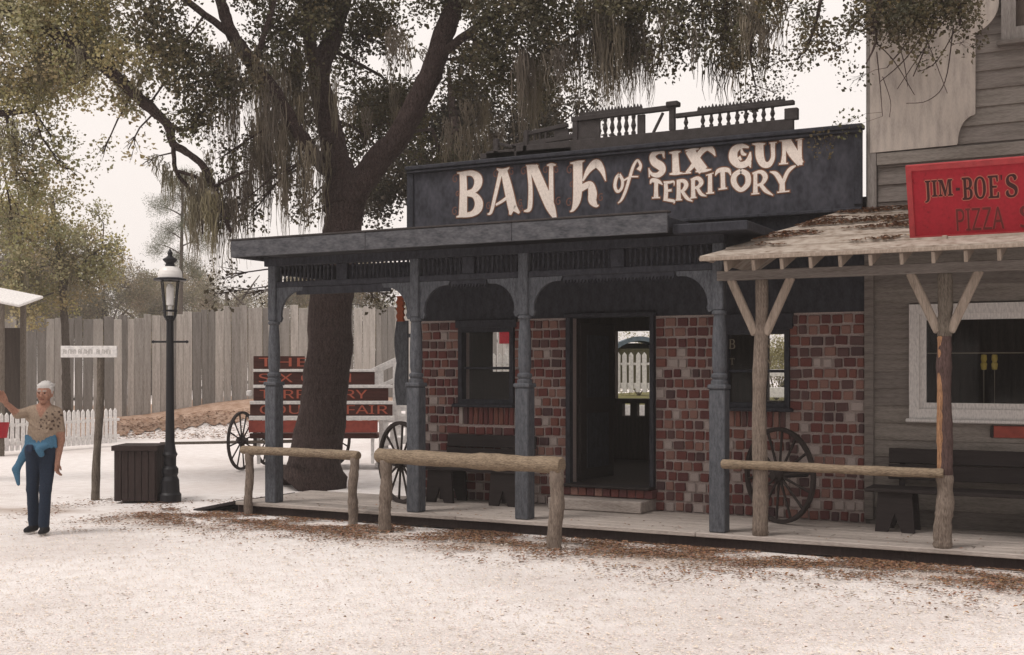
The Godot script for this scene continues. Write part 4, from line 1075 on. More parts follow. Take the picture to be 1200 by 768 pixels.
func make_shop() -> void:
	var shop := thing("pizza_shop", "weathered clapboard shop with log porch posts and white window", "building", V(-.4, 0, 15.4))
	var o := shop.position
	# body behind the boards
	csg(shop, "wall", M.clap_b, V(-.35, 1.80, WALL + .13) - o, Vector3(4.88, 3.60, .18), [[V(-1.12, 1.935, WALL + .13) - o, Vector3(2.2, 1.03, .6)]])
	bar(shop, "upper_wall", M.clap_b, V(-.35, 5.2, WALL + .13) - o, Vector3(4.88, 3.2, .18))
	bar(shop, "side_wall", M.clap_b, V(-2.72, 3.4, 15.6) - o, Vector3(.14, 6.8, 3.98))
	bar(shop, "side_wall", M.clap_b, V(2.02, 3.4, 15.6) - o, Vector3(.14, 6.8, 3.98))
	bar(shop, "rear_wall", M.clap_b, V(-.35, 3.4, 17.66) - o, Vector3(4.88, 6.8, .14))
	bar(shop, "main_roof", M.crest, V(-.35, 6.86, 15.55) - o, Vector3(5.0, .10, 4.3))
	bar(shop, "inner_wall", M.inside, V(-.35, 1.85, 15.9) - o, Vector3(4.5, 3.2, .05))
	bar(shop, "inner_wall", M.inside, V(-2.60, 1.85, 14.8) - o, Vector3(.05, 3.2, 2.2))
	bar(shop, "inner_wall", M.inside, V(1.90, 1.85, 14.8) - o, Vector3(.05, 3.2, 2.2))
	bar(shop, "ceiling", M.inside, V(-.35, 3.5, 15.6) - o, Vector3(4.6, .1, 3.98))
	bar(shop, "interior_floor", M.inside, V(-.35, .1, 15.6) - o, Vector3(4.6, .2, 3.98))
	# lower clapboards, cut round the window
	var h := .16
	var i := 0
	while h < 3.5:
		var e := minf(.186, 3.56 - h)
		var tilt := Vector3(-.12, 0, 0)
		var spans := [[-2.74, 2.02]]
		if h + e > 1.34 and h < 2.54: spans = [[-2.74, -2.315], [.055, 2.02]]
		for s in spans:
			bar(shop, "clapboard", M[["clap", "clap_b", "clap_c"][rng.randi() % 3]], V((s[0] + s[1]) / 2, h + e / 2 - .004, WALL + .022) - o, Vector3(s[1] - s[0] - .002, e + .014, .022), .003, tilt + Vector3(rnd(-.006, .006), 0, rnd(-.0015, .0015)))
		h += .186
		i += 1
	# upper clapboards
	h = 3.50
	while h < 6.75:
		var e := .188
		var x0 := -2.66
		bar(shop, "clapboard", M[["clap", "clap_b", "clap_c"][rng.randi() % 3]], V((x0 + 2.02) / 2, h + e / 2, WALL + .022) - o, Vector3(2.02 - x0, e + .016, .024), .003, Vector3(-.12 + rnd(-.008, .008), 0, rnd(-.002, .002)))
		h += e
	bar(shop, "corner_board", M.corner_board, V(-2.715, 5.05, WALL - .012) - o, Vector3(.10, 3.4, .04))
	bar(shop, "corner_board", M.clap_b, V(-2.745, 1.9, WALL - .012) - o, Vector3(.10, 3.4, .05))
	bar(shop, "band_board", M.clap_c, V(-.32, 4.155, WALL - .022) - o, Vector3(4.68, .13, .025), .004, Vector3(0, 0, .003))
	# cream panel with a scooped corner
	var poly := [Vector2(-2.73, 4.225), Vector2(-1.83, 4.235)]
	for k in 9:
		var a := k / 8.0 * PI / 2
		poly.append(Vector2(-1.655 - .165 * cos(a), 4.535 - .28 * (1.0 - sin(a))))
	for q in [Vector2(-1.645, 4.55), Vector2(-1.645, 5.38)]: poly.append(q)
	for k in 9:
		var a := k / 8.0 * PI / 2
		poly.append(Vector2(-1.645 + .23 * sin(a), 5.40 + .22 * (1 - cos(a)) + .06 * sin(a)))
	poly.append(Vector2(-1.41, 6.3)); poly.append(Vector2(-2.73, 6.3))
	part(shop, "cream_panel", prism(poly, .025), M.cream_panel, V(0, 0, WALL - .028) - o)
	# upstairs window at the right edge
	var uw := hold(shop, "window", V(-.78, 5.95, WALL - .02) - o)
	part(uw, "frame", ring(1.22, 1.36, .14, .07), M.corner_board)
	bar(uw, "sill", M.clap_b, Vector3(0, -.70, .03), Vector3(1.3, .05, .12), .01)
	bar(uw, "pane", M.inside, Vector3(0, 0, -.01), Vector3(.96, 1.10, .01), .002)
	# big white window
	var w := hold(shop, "window", V(-1.12, 1.935, WALL) - o)
	part(w, "casing", ring(2.40, 1.23, .105, .05), M.white_paint, Vector3(0, 0, .005))
	part(w, "sash", ring(2.19, 1.02, .065, .05), M.white_paint, Vector3(0, 0, -.04))
	bar(w, "pane", M.glass, Vector3(0, 0, -.045), Vector3(2.07, .90, .004), .0005)
	bar(w, "sill", M.white_paint, Vector3(0, -.635, .03), Vector3(2.46, .04, .11), .01)
	# inside the window: a rod with two yellow paper ornaments on strings
	var rod := thing("paper_ornament", "two yellow paper ornaments hanging from a rod inside the pizza shop window", "ornament", V(-1.60, 1.93, 14.05))
	bar(rod, "rod", M.tan_letter, Vector3(.1, .10, 0), Vector3(1.9, .012, .012), .002)
	for q in [-.035, .075]:
		part(rod, "paper", lathe([[0, -.09], [.028, -.08], [.035, -.02], [.022, .0], [.033, .03], [.028, .08], [0, .085]], 10), M.yellow_paper, Vector3(q, 0, 0))
		bar(rod, "string", M.tan_letter, Vector3(q, -.30, 0), Vector3(.006, .45, .006), .001)
	# wall plaque by the bench
	var pl := thing("wall_plaque", "orange brown painted plank on the wall above the right bench", "plaque", V(-1.21, 1.195, WALL - .012))
	bar(pl, "board", M.wagon_red, Vector3(0, 0, 0), Vector3(.54, .125, .022), .005)
	bar(pl, "end_knob", M.dark_wood, Vector3(-.272, 0, .004), Vector3(.035, .13, .03), .01)
	# porch roof: lapped boards, hipped at the left end
	for k in 6:
		var n0 := 11.50 + k * .325
		var n1 := n0 + .345
		var st := fresh()
		var l0 := -4.02 + k * .165
		var l1 := l0 + .175
		var up := .012
		var a := V(l0, shop_roof_h(n0) + up, n0); var b := V(2.3, shop_roof_h(n0) + up, n0)
		var c := V(2.3, shop_roof_h(n1) - .006, n1); var d := V(l1, shop_roof_h(n1) - .006, n1)
		var dn := Vector3(0, -.022, 0)
		var mid := (a + b + c + d) / 4 + dn / 2
		quad_out(st, a, b, c, d, mid); quad_out(st, a + dn, b + dn, c + dn, d + dn, mid)
		quad_out(st, a, b, b + dn, a + dn, mid); quad_out(st, c, d, d + dn, c + dn, mid)
		quad_out(st, a, d, d + dn, a + dn, mid); quad_out(st, b, c, c + dn, b + dn, mid)
		part(shop, "roof_board", done(st), M.roof_boards, -o)
	var hp := fresh()
	var q0 := V(-4.03, 2.975, 11.50); var q1 := V(-4.03, 2.975, 13.44); var q2 := V(-3.06, 3.60, 13.44)
	var hd := Vector3(.0, -.02, 0)
	var hm := (q0 + q1 + q2) / 3 + hd / 2
	tri_out(hp, q0, q1, q2, hm); tri_out(hp, q0 + hd, q1 + hd, q2 + hd, hm)
	quad_out(hp, q0, q1, q1 + hd, q0 + hd, hm); quad_out(hp, q1, q2, q2 + hd, q1 + hd, hm); quad_out(hp, q0, q2, q2 + hd, q0 + hd, hm)
	part(shop, "hip_end", done(hp), M.roof_boards, -o)
	bar(shop, "eave_board", M.brace_wood, V(-.87, 2.955, 11.50) - o, Vector3(6.3, .035, .03), .004)
	for k in 21:
		var x := -3.76 + k * .283
		var reach := clampf((x + 4.03) / .97 - .06, .1, 1.0)
		beam(shop, "rafter", M.brace_wood, V(x, 2.88, 11.53) - o, V(x, lerpf(2.88, 3.48, reach), lerpf(11.53, 13.43, reach)) - o, .11, .035, .004)
	bar(shop, "plate", M.clap_b, V(-.87, 2.815, 11.93) - o, Vector3(6.2, .10, .10))
	# log posts with Y braces and the hitching pole
	for x in [-3.52, -1.74, .55, 2.2]:
		var pst := hold(shop, "porch_post", V(x, .153, 11.95) - o)
		if absf(x + 1.74) < .1:
			part(pst, "foot", log_mesh(Vector3(-.015, 0, 0), Vector3(0, .70, 0), .088, .072, .012), M.log_post)
			part(pst, "stem", log_mesh(Vector3(0, .70, 0), Vector3(.0, 2.02, 0), .070, .064, .008), M.log_dark)
			part(pst, "bare_strip", log_mesh(Vector3(-.030, .72, .034), Vector3(-.028, 2.0, .030), .034, .032, .004), M.log_bare)
			part(pst, "head", log_mesh(Vector3(.0, 2.02, 0), Vector3(.004, 2.60, 0), .070, .066, .006), M.log_grey)
		else:
			part(pst, "stem", log_mesh(Vector3(-.01, 0, 0), Vector3(.006, 2.60, 0), .08, .066, .015), M.log_post)
		for s in [-1, 1]:
			beam(pst, "brace", M.brace_wood, Vector3(s * .05, 2.05, .02), Vector3(s * .315, 2.63, .02), .085, .06, .012)
	part(shop, "pole", log_mesh(V(-3.90, .875, 11.87) - o, V(-1.75, .865, 11.87) - o, .045, .047, .012), M.log_pale)

func make_pizza_sign() -> void:
	# leans forward over the eave
	var s := thing("pizza_sign", "red board sign with dark pizza shop lettering standing on the porch roof", "sign", V(-.82, 3.42, 11.76))
	var tilt := hold(s, "panel", Vector3.ZERO, Vector3(.36, 0, 0))
	bar(tilt, "board", M.red_paint, Vector3.ZERO, Vector3(2.36, .66, .03), .004)
	part(tilt, "frame", ring(2.44, .73, .05, .06), M.red_trim)
	for q in [["JIM", -1.061, -.812, .005, .212], ["-", -.785, -.75, .10, .125], ["BOE", -.73, -.415, .008, .217], ["'", -.398, -.382, .17, .217], ["S", -.356, -.256, .005, .218]]:
		fit_text(tilt, "letters", q[0], q[1], q[2], q[3], q[4], .020, .004, true, M.black_paint)
		if q[0].length() > 2 or q[0] == "S":
			for d in [[-.009, .0, .0], [.009, .0, .0005], [0, .009, .001], [0, -.009, .0015]]:
				fit_text(tilt, "outline", q[0], q[1] + d[0], q[2] + d[0], q[3] + d[1], q[4] + d[1], .0158 + d[2], .001, true, M.halo_paint)
	for q in [["PIZZA", -.794, -.381, -.285, -.075], ["S", -.244, -.123, -.285, -.075]]:
		fit_text(tilt, "letters", q[0], q[1], q[2], q[3], q[4], .0195, .003, false, M.faint_paint)
		for d in [[-.008, .0, .0], [.008, .0, .0005], [0, .008, .001]]:
			fit_text(tilt, "outline", q[0], q[1] + d[0], q[2] + d[0], q[3] + d[1], q[4] + d[1], .0158 + d[2], .001, false, M.red_trim)
	for x in [-.9, 0.0, .9]:
		beam(s, "strut", M.brace_wood, Vector3(x, .22, -.02 + .05), Vector3(x, -.12, -.62), .04, .04)
		bar(s, "foot", M.brace_wood, Vector3(x, -.345, -.10), Vector3(.05, .07, .10))

# ------------------------------------------------------------------ street things
func hitching(label: String, a: Vector3, b: Vector3, h: float, r: float, pr: float) -> void:
	var o := thing("hitching_rail", label, "hitching rail", a, 0.0, "hitching rails before the bank")
	var d := b - a
	d.y = 0
	var dir := d.normalized()
	part(o, "post", log_mesh(Vector3(0, -.05, 0), Vector3(.01, h - r * 1.6, 0), pr, pr * .94, .01), M.log_post)
	part(o, "post", log_mesh(d + Vector3(-.03, -.05, 0), d + Vector3(.0, h - r * 1.6, 0), pr * 1.05, pr, .012), M.log_post)
	part(o, "rail", log_mesh(Vector3(0, h - r, 0) - dir * .10, d + Vector3(0, h - r, 0) + dir * .05, r, r * 1.05, .012, 16), M.log_pale)

func make_wheel(parent: Node, r: float, spokes: int, m: Material, axle: float) -> void:
	# lies in the xy plane, hub along z
	var st := fresh(false)
	var prof := [[r - .045, -.022], [r - .004, -.024], [r, -.018], [r, .018], [r - .004, .024], [r - .045, .022]]
	for k in 40:
		var a0 := TAU * k / 40.0
		var a1 := TAU * (k + 1) / 40.0
		for i in 6:
			var p: Array = prof[i]
			var q: Array = prof[(i + 1) % 6]
			st.set_smooth_group(i)
			var v := [Vector3(cos(a0) * p[0], sin(a0) * p[0], p[1]), Vector3(cos(a1) * p[0], sin(a1) * p[0], p[1]), Vector3(cos(a1) * q[0], sin(a1) * q[0], q[1]), Vector3(cos(a0) * q[0], sin(a0) * q[0], q[1])]
			for j in [0, 2, 1, 0, 3, 2]: st.add_vertex(v[j])
	part(parent, "rim", done(st), m)
	for k in spokes:
		var a := TAU * (k + .3) / spokes
		var d := Vector3(cos(a), sin(a), 0)
		part(parent, "spoke", tube([d * .05, d * r * .5, d * (r - .04)], [.017, .014, .016], 7), m)
	var hb := part(parent, "hub", lathe([[0, -.10], [.045, -.10], [.05, -.07], [.075, -.05], [.075, .05], [.05, .07], [.045, .11], [0, .11]], 16), m)
	hb.rotation.x = PI / 2
	if axle > 0.0:
		part(parent, "axle", tube([Vector3(0, 0, -.08), Vector3(0, 0, -axle)], [.035, .04], 10), M.dark_iron)

func wheel_thing(label: String, at: Vector3, r: float, turn: float, axle: float) -> void:
	var o := thing("wagon_wheel", label, "wagon wheel", at + Vector3(0, r, 0), turn, "wagon wheels on the boardwalk")
	make_wheel(o, r, 14, M.wheel_wood, axle)

func bench(label: String, u0: float, u1: float, n_front: float) -> void:
	var o := thing("wooden_bench", label, "bench", V((u0 + u1) / 2, .153, n_front + .22), 0.0, "dark benches on the boardwalk")
	var w := u1 - u0
	for k in 2: bar(o, "seat_board", M.dark_wood, Vector3(0, .435, .115 - k * .225), Vector3(w, .04, .215), .008)
	for k in 2: bar(o, "back_board", M.dark_wood, Vector3(.05, .60 + k * .17, -.235 - k * .03), Vector3(w - .22, .16, .03), .006, Vector3(-.15, 0, 0))
	for x in [-w / 2 + .30, w / 2 - .30]:
		# side board with a V cut out of its foot
		var poly := [Vector2(-.20, 0), Vector2(-.07, 0), Vector2(0, .20), Vector2(.07, 0), Vector2(.20, 0), Vector2(.17, .414), Vector2(-.17, .414)]
		for d in [.16, -.17]: part(o, "leg", prism(poly, .045), M.dark_wood, Vector3(x, 0, d))
		bar(o, "back_post", M.dark_wood, Vector3(x, .60, -.268), Vector3(.06, .46, .03), .006, Vector3(-.15, 0, 0))

func make_lamp() -> void:
	var o := thing("street_lamp", "black cast iron street lamp with a glass lantern and ladder bar", "street lamp", C(-401.0 / 1400 * 16.7, 0, 16.7), YAW)
	part(o, "post", lathe([[0, 0], [.155, 0], [.155, .10], [.135, .13], [.125, .30], [.10, .36], [.115, .40], [.115, .46], [.085, .50], [.085, .62], [.105, .66], [.085, .70], [.065, .82], [.058, 1.2], [.052, 2.0], [.050, 2.52], [.07, 2.55], [.05, 2.58], [.05, 2.60], [0, 2.60]], 16), M.lamp_iron)
	bar(o, "ladder_bar", M.lamp_iron, Vector3(0, 2.235, 0), Vector3(.46, .028, .028), .008)
	for s in [-1, 1]: part(o, "bar_end", lathe([[0, -.025], [.025, -.012], [.025, .012], [0, .025]], 8), M.lamp_iron, Vector3(s * .235, 2.235, 0))
	for k in 4:
		var a := TAU * k / 4.0 + .4
		var d := Vector3(cos(a), 0, sin(a))
		part(o, "bracket", tube([Vector3(0, 2.52, 0) + d * .04, Vector3(0, 2.60, 0) + d * .10, Vector3(0, 2.70, 0) + d * .105, Vector3(0, 3.10, 0) + d * .155], [.014, .013, .012, .010], 6), M.lamp_iron)
	part(o, "lantern_glass", lathe([[.095, 2.68], [.145, 3.09]], 24), M.glass)
	part(o, "burner", lathe([[0, 2.60], [.03, 2.60], [.03, 2.74], [.05, 2.75], [.052, 2.98], [.03, 3.04], [0, 3.05]], 12), M.milk_glass)
	part(o, "lantern_base", lathe([[0, 2.655], [.10, 2.655], [.105, 2.68], [.0, 2.685]], 20), M.lamp_iron)
	part(o, "rim", lathe([[.13, 3.085], [.225, 3.09], [.225, 3.115], [.15, 3.135], [.13, 3.13]], 24), M.lamp_iron)
	part(o, "dome", lathe([[.165, 3.13], [.165, 3.17], [.155, 3.22], [.13, 3.265], [.09, 3.285], [0, 3.29]], 24), M.milk_glass)
	part(o, "finial", lathe([[0, 3.28], [.07, 3.285], [.065, 3.32], [.055, 3.33], [.10, 3.375], [.10, 3.39], [.05, 3.42], [.03, 3.44], [.035, 3.48], [.012, 3.53], [0, 3.535]], 14), M.lamp_iron)

func make_bin() -> void:
	var o := thing("trash_bin", "square dark brown slatted trash bin beside the street lamp", "trash bin", C(-437.0 / 1400 * 16.75, 0, 16.85), YAW)
	for s in [[0, 1, 0], [0, -1, 0], [1, 0, 1], [-1, 0, 1]]:
		for k in 6:
			var t := -.235 + k * .094
			var p := Vector3(t, .37, s[1] * .285) if s[2] == 0 else Vector3(s[0] * .285, .37, t)
			bar(o, "slat", M.bin_wood, p, Vector3(.086, .70, .02) if s[2] == 0 else Vector3(.02, .70, .086), .005)
	bar(o, "liner", M.inside, Vector3(0, .36, 0), Vector3(.53, .66, .53))
	part(o, "rim", ring(.64, .64, .06, .07), M.bin_wood, Vector3(0, .755, 0), Vector3(PI / 2, 0, 0))
	bar(o, "lid", M.bin_wood, Vector3(0, .775, 0), Vector3(.53, .03, .53), .008)

func make_sign_post() -> void:
	var z := 17.0
	var o := thing("sign_post", "white name board on a leaning weathered grey post", "sign", C(-486.0 / 1400 * z, 0, z), YAW)
	part(o, "post", log_mesh(Vector3(-.03, -.05, 0), Vector3(.05, 2.06, 0), .060, .050, .012, 10), M.log_grey)
	bar(o, "board", M.white_wood, Vector3(-.10, 2.10, .055), Vector3(.80, .165, .028), .006)
	# faded letters, no longer readable
	var x := -.46
	for wd in [5, 6, 6]:
		for k in wd:
			var l := []
			l.append([x, 2.07, .010, x + rnd(-.004, .004), 2.13, .010])
			if k % 2 == 0: l.append([x, 2.13, .009, x + .022, 2.125, .009])
			if k % 3 == 0: l.append([x, 2.10, .009, x + .022, 2.10, .009])
			if k % 4 != 1: l.append([x + .024, 2.07, .009, x + .022, 2.13, .009])
			part(o, "faded_letter", strokes(l, 0, 0), M.grey_mark, Vector3(0, 0, .0705))
			x += .038
		x += .028

func fence_picket(w: float, h: float) -> ArrayMesh:
	var key := "picket%.3f_%.3f" % [w, h]
	if not cache.has(key):
		cache[key] = prism([Vector2(-w / 2, 0), Vector2(w / 2, 0), Vector2(w / 2, h - w * .6), Vector2(0, h), Vector2(-w / 2, h - w * .6)], .022)
	return cache[key]

func picket_fence(label: String, a: Vector3, b: Vector3, step: float, w: float, lift: float, h: float, rails: Array, post_every: int) -> void:
	var d := b - a
	var o := thing("picket_fence", label, "fence", a, atan2(-d.z, d.x), "white picket fences")
	var ln := d.length()
	var n := int(ln / step)
	for k in n:
		part(o, "picket", fence_picket(w, h), M.white_wood, Vector3((k + .5) * step, lift, .02 + rnd(-.003, .003)), Vector3(0, 0, rnd(-.012, .012)))
	for r in rails: bar(o, "rail", M.white_wood, Vector3(ln / 2, r[0], -.015), Vector3(ln, r[1], .04), .006)
	for k in range(0, n + 1, post_every): bar(o, "post", M.white_wood, Vector3(k * step + .04, (lift + h) / 2 - .06, -.075), Vector3(.08, lift + h - .1, .08), .008)

func make_stockade() -> void:
	var o := thing("stockade_fence", "tall weathered grey vertical board stockade fence on the slope", "fence", C(-12.0, 0, 36.5))
	var pts := [Vector2(-.47, 35.0), Vector2(-.42, 36.0), Vector2(-.33, 36.9), Vector2(-.215, 39.5), Vector2(-.09, 41.2), Vector2(.02, 42.5)]
	var walk := []
	for i in pts.size(): walk.append(C(pts[i].x * pts[i].y, 0, pts[i].y))
	var k := 0
	for i in walk.size() - 1:
		var a: Vector3 = walk[i]
		var b: Vector3 = walk[i + 1]
		var ln := a.distance_to(b)
		var dir := (b - a) / ln
		var ang := atan2(-dir.z, dir.x)
		var s := 0.0
		while s < ln:
			var w: float = [.20, .24, .27, .30][rng.randi() % 4]
			var h: float = [3.10, 3.13, 3.17, 3.08, 3.20][rng.randi() % 5]
			var p := a + dir * (s + w / 2)
			p.y = ground_height(p.x, p.z) - .05
			p.z += rnd(-.03, .03)
			bar(o, "board", M["palisade_%d" % (rng.randi() % 5)], p + Vector3(0, h / 2, 0) - o.position, Vector3(w - .012, h, .05), .008, Vector3(rnd(-.008, .008), ang + rnd(-.05, .05), rnd(-.008, .008)))
			s += w
			k += 1
		for r in [.6, 2.6]:
			var pa := a
			var pb := b
			pa.y = ground_height(a.x, a.z) + r
			pb.y = ground_height(b.x, b.z) + r
			var back := Vector3(dir.z, 0, -dir.x) * .09
			beam(o, "rail", M.palisade_3, pa + back - o.position, pb + back - o.position, .09, .06)

func make_wagon() -> void:
	var z := 22.0
	var k := z / 1400.0
	var o := thing("sign_wagon", "old farm wagon carrying red lettered brown boards and white rails", "wagon", C(-230.0 * k, 0, z), YAW)
	var Y := func(py: float) -> float: return EYE + (433.0 - py) * k
	var X := func(px: float) -> float: return (px - 370.0) * k
	var rows := [[297, 357, 425, 15, "THE", 320], [297, 439, 443.5, 15, "SIX GUN", 365], [297, 455, 462.5, 15, "TERRITORY", 368], [293, 460, 480.5, 14, "COUNTY FAIR", 376]]
	for r in rows:
		var w: float = (r[1] - r[0]) * k
		var b := bar(o, "name_board", M.wagon_brown, Vector3((X.call(r[0]) + X.call(r[1])) / 2, Y.call(r[2]), 0), Vector3(w, r[3] * k, .04), .008)
		var t := text_mesh(r[4], .21, false, false, .006)
		var lt := part(b, "lettering", t, M.wagon_letter, Vector3(0, 0, .022))
		var wide: float = {"THE": 58.0, "SIX GUN": 108.0, "TERRITORY": 126.0, "COUNTY FAIR": 150.0}[r[4]]
		var bb := t.get_aabb()
		lt.scale.x = wide * k / bb.size.x
		lt.position.x = X.call(304.0) + wide * k / 2 - b.position.x
	for r in [[297, 440, 434.5, 3], [297, 460, 453, 3.5], [293, 462, 472, 4], [292, 462, 490, 5]]:
		bar(o, "white_rail", M.white_wood, Vector3((X.call(r[0]) + X.call(r[1])) / 2, Y.call(r[2]), .012), Vector3((r[1] - r[0]) * k, r[3] * k, .05), .006)
	bar(o, "side_board", M.wagon_red, Vector3(X.call(367), Y.call(500), 0), Vector3(151 * k, 14 * k, .06), .008)
	bar(o, "side_sill", M.wagon_brown, Vector3(X.call(367), Y.call(511), -.05), Vector3(150 * k, .09, .06), .008)
	for px in [302.0, 372.0, 436.0]:
		bar(o, "upright", M.white_wood, Vector3(X.call(px), .95, -.07), Vector3(.06, 1.70, .05), .006)
	bar(o, "bed", M.wagon_brown, Vector3(X.call(367), .60, -.62), Vector3(150 * k, .06, 1.1), .008)
	for q in [[284.0, .05, .16, .54], [300.0, -1.05, .16, .54], [378.0, -.25, .0, .5], [384.0, -1.05, .0, .5]]:
		var w := hold(o, "wheel", Vector3(X.call(q[0]), q[3], q[1]), Vector3(0, PI / 2 - .42 + q[2], 0))
		make_wheel(w, q[3], 12, M.wheel_wood, 0.0)
	beam(o, "axle", M.dark_iron, Vector3(X.call(281), .50, .02), Vector3(X.call(378), .50, -.7), .06, .06)
	beam(o, "tongue", M.log_grey, Vector3(X.call(345), .52, -.1), Vector3(X.call(192), .50, .25), .05, .05)
	# stake pocket knob
	bar(o, "knob", M.white_wood, Vector3(X.call(292), Y.call(461), .0), Vector3(.10, .11, .08), .02)

func make_white_stair() -> void:
	var z := 22.3
	var k := z / 1400.0
	var o := thing("white_stair", "white painted wooden steps with slanting handrails behind the oak", "stairs", C(-142.0 * k, 0, z), YAW)
	var P := func(px: float, py: float, d: float) -> Vector3: return Vector3((px - 458.0) * k, EYE + (433.0 - py) * k, d)
	for d in [0.0, -.8]:
		beam(o, "handrail", M.white_wood, P.call(434, 436, d), P.call(464, 422, d), .09, .07)
		beam(o, "baluster", M.white_wood, P.call(441, 434, d), P.call(441, 455, d), .09, .06)
		beam(o, "post", M.white_wood, P.call(463, 421, d), P.call(463, 551, d), .08, .07)
		beam(o, "lower_rail", M.white_wood, P.call(438, 456, d), P.call(464, 444, d), .06, .05)
		beam(o, "post", M.white_wood, P.call(447, 486, d), P.call(447, 551, d), .09, .07)
		beam(o, "stringer", M.white_wood, P.call(444, 491, d), P.call(482, 491, d), .14, .05)
		beam(o, "stringer", M.white_wood, P.call(446, 519, d), P.call(482, 516, d), .12, .05)
		beam(o, "post", M.white_wood, P.call(459, 497, d), P.call(459, 516, d), .06, .05)
		beam(o, "post", M.white_wood, P.call(478, 470, d), P.call(478, 551, d), .09, .07)
		beam(o, "lower_rail", M.white_wood, P.call(462, 478, d), P.call(480, 478, d), .12, .05)
	for q in [[447, 545], [455, 530], [463, 515], [471, 500]]:
		bar(o, "tread", M.white_wood, P.call(q[0], q[1], -.4), Vector3(.26, .05, .74), .008)

func make_kiosk() -> void:
	var z := 29.0
	var k := z / 1400.0
	var o := thing("ticket_kiosk", "dark slatted kiosk under a white roof at the left edge", "kiosk", C((-34.0 - 600.0) * k, 0, z), YAW)
	for i in 14: bar(o, "slat", M.bin_wood, Vector3(0, .35 + i * .19, 0), Vector3(1.30, .12, .03), .005)
	bar(o, "corner_post", M.log_grey, Vector3(.73, 1.75, .0), Vector3(.12, 3.5, .12), .01)
	bar(o, "corner_post", M.log_grey, Vector3(-.73, 1.75, .0), Vector3(.12, 3.5, .12), .01)
	bar(o, "corner_post", M.log_grey, Vector3(.73, 1.75, -1.3), Vector3(.12, 3.5, .12), .01)
	bar(o, "corner_post", M.log_grey, Vector3(-.73, 1.75, -1.3), Vector3(.12, 3.5, .12), .01)
	bar(o, "rear_wall", M.inside, Vector3(0, 1.5, -1.3), Vector3(1.36, 2.8, .04), .01)
	bar(o, "roof", M.white_wood, Vector3(.36, 3.70, -.6), Vector3(1.75, .07, 1.5), .02, Vector3(.20, 0, -.20))
	var r := thing("fire_bucket", "red bucket on a short post before the picket fence", "bucket", C((2.0 - 600.0) * 25.6 / 1400, 0, 25.6))
	part(r, "bucket", lathe([[0, .38], [.10, .38], [.15, .70], [.155, .71], [.145, .71], [.10, .42], [0, .42]], 16), M.red_paint)
	part(r, "post", log_mesh(Vector3(0, -.03, 0), Vector3(0, .37, 0), .05, .05, .0, 8), M.log_grey)

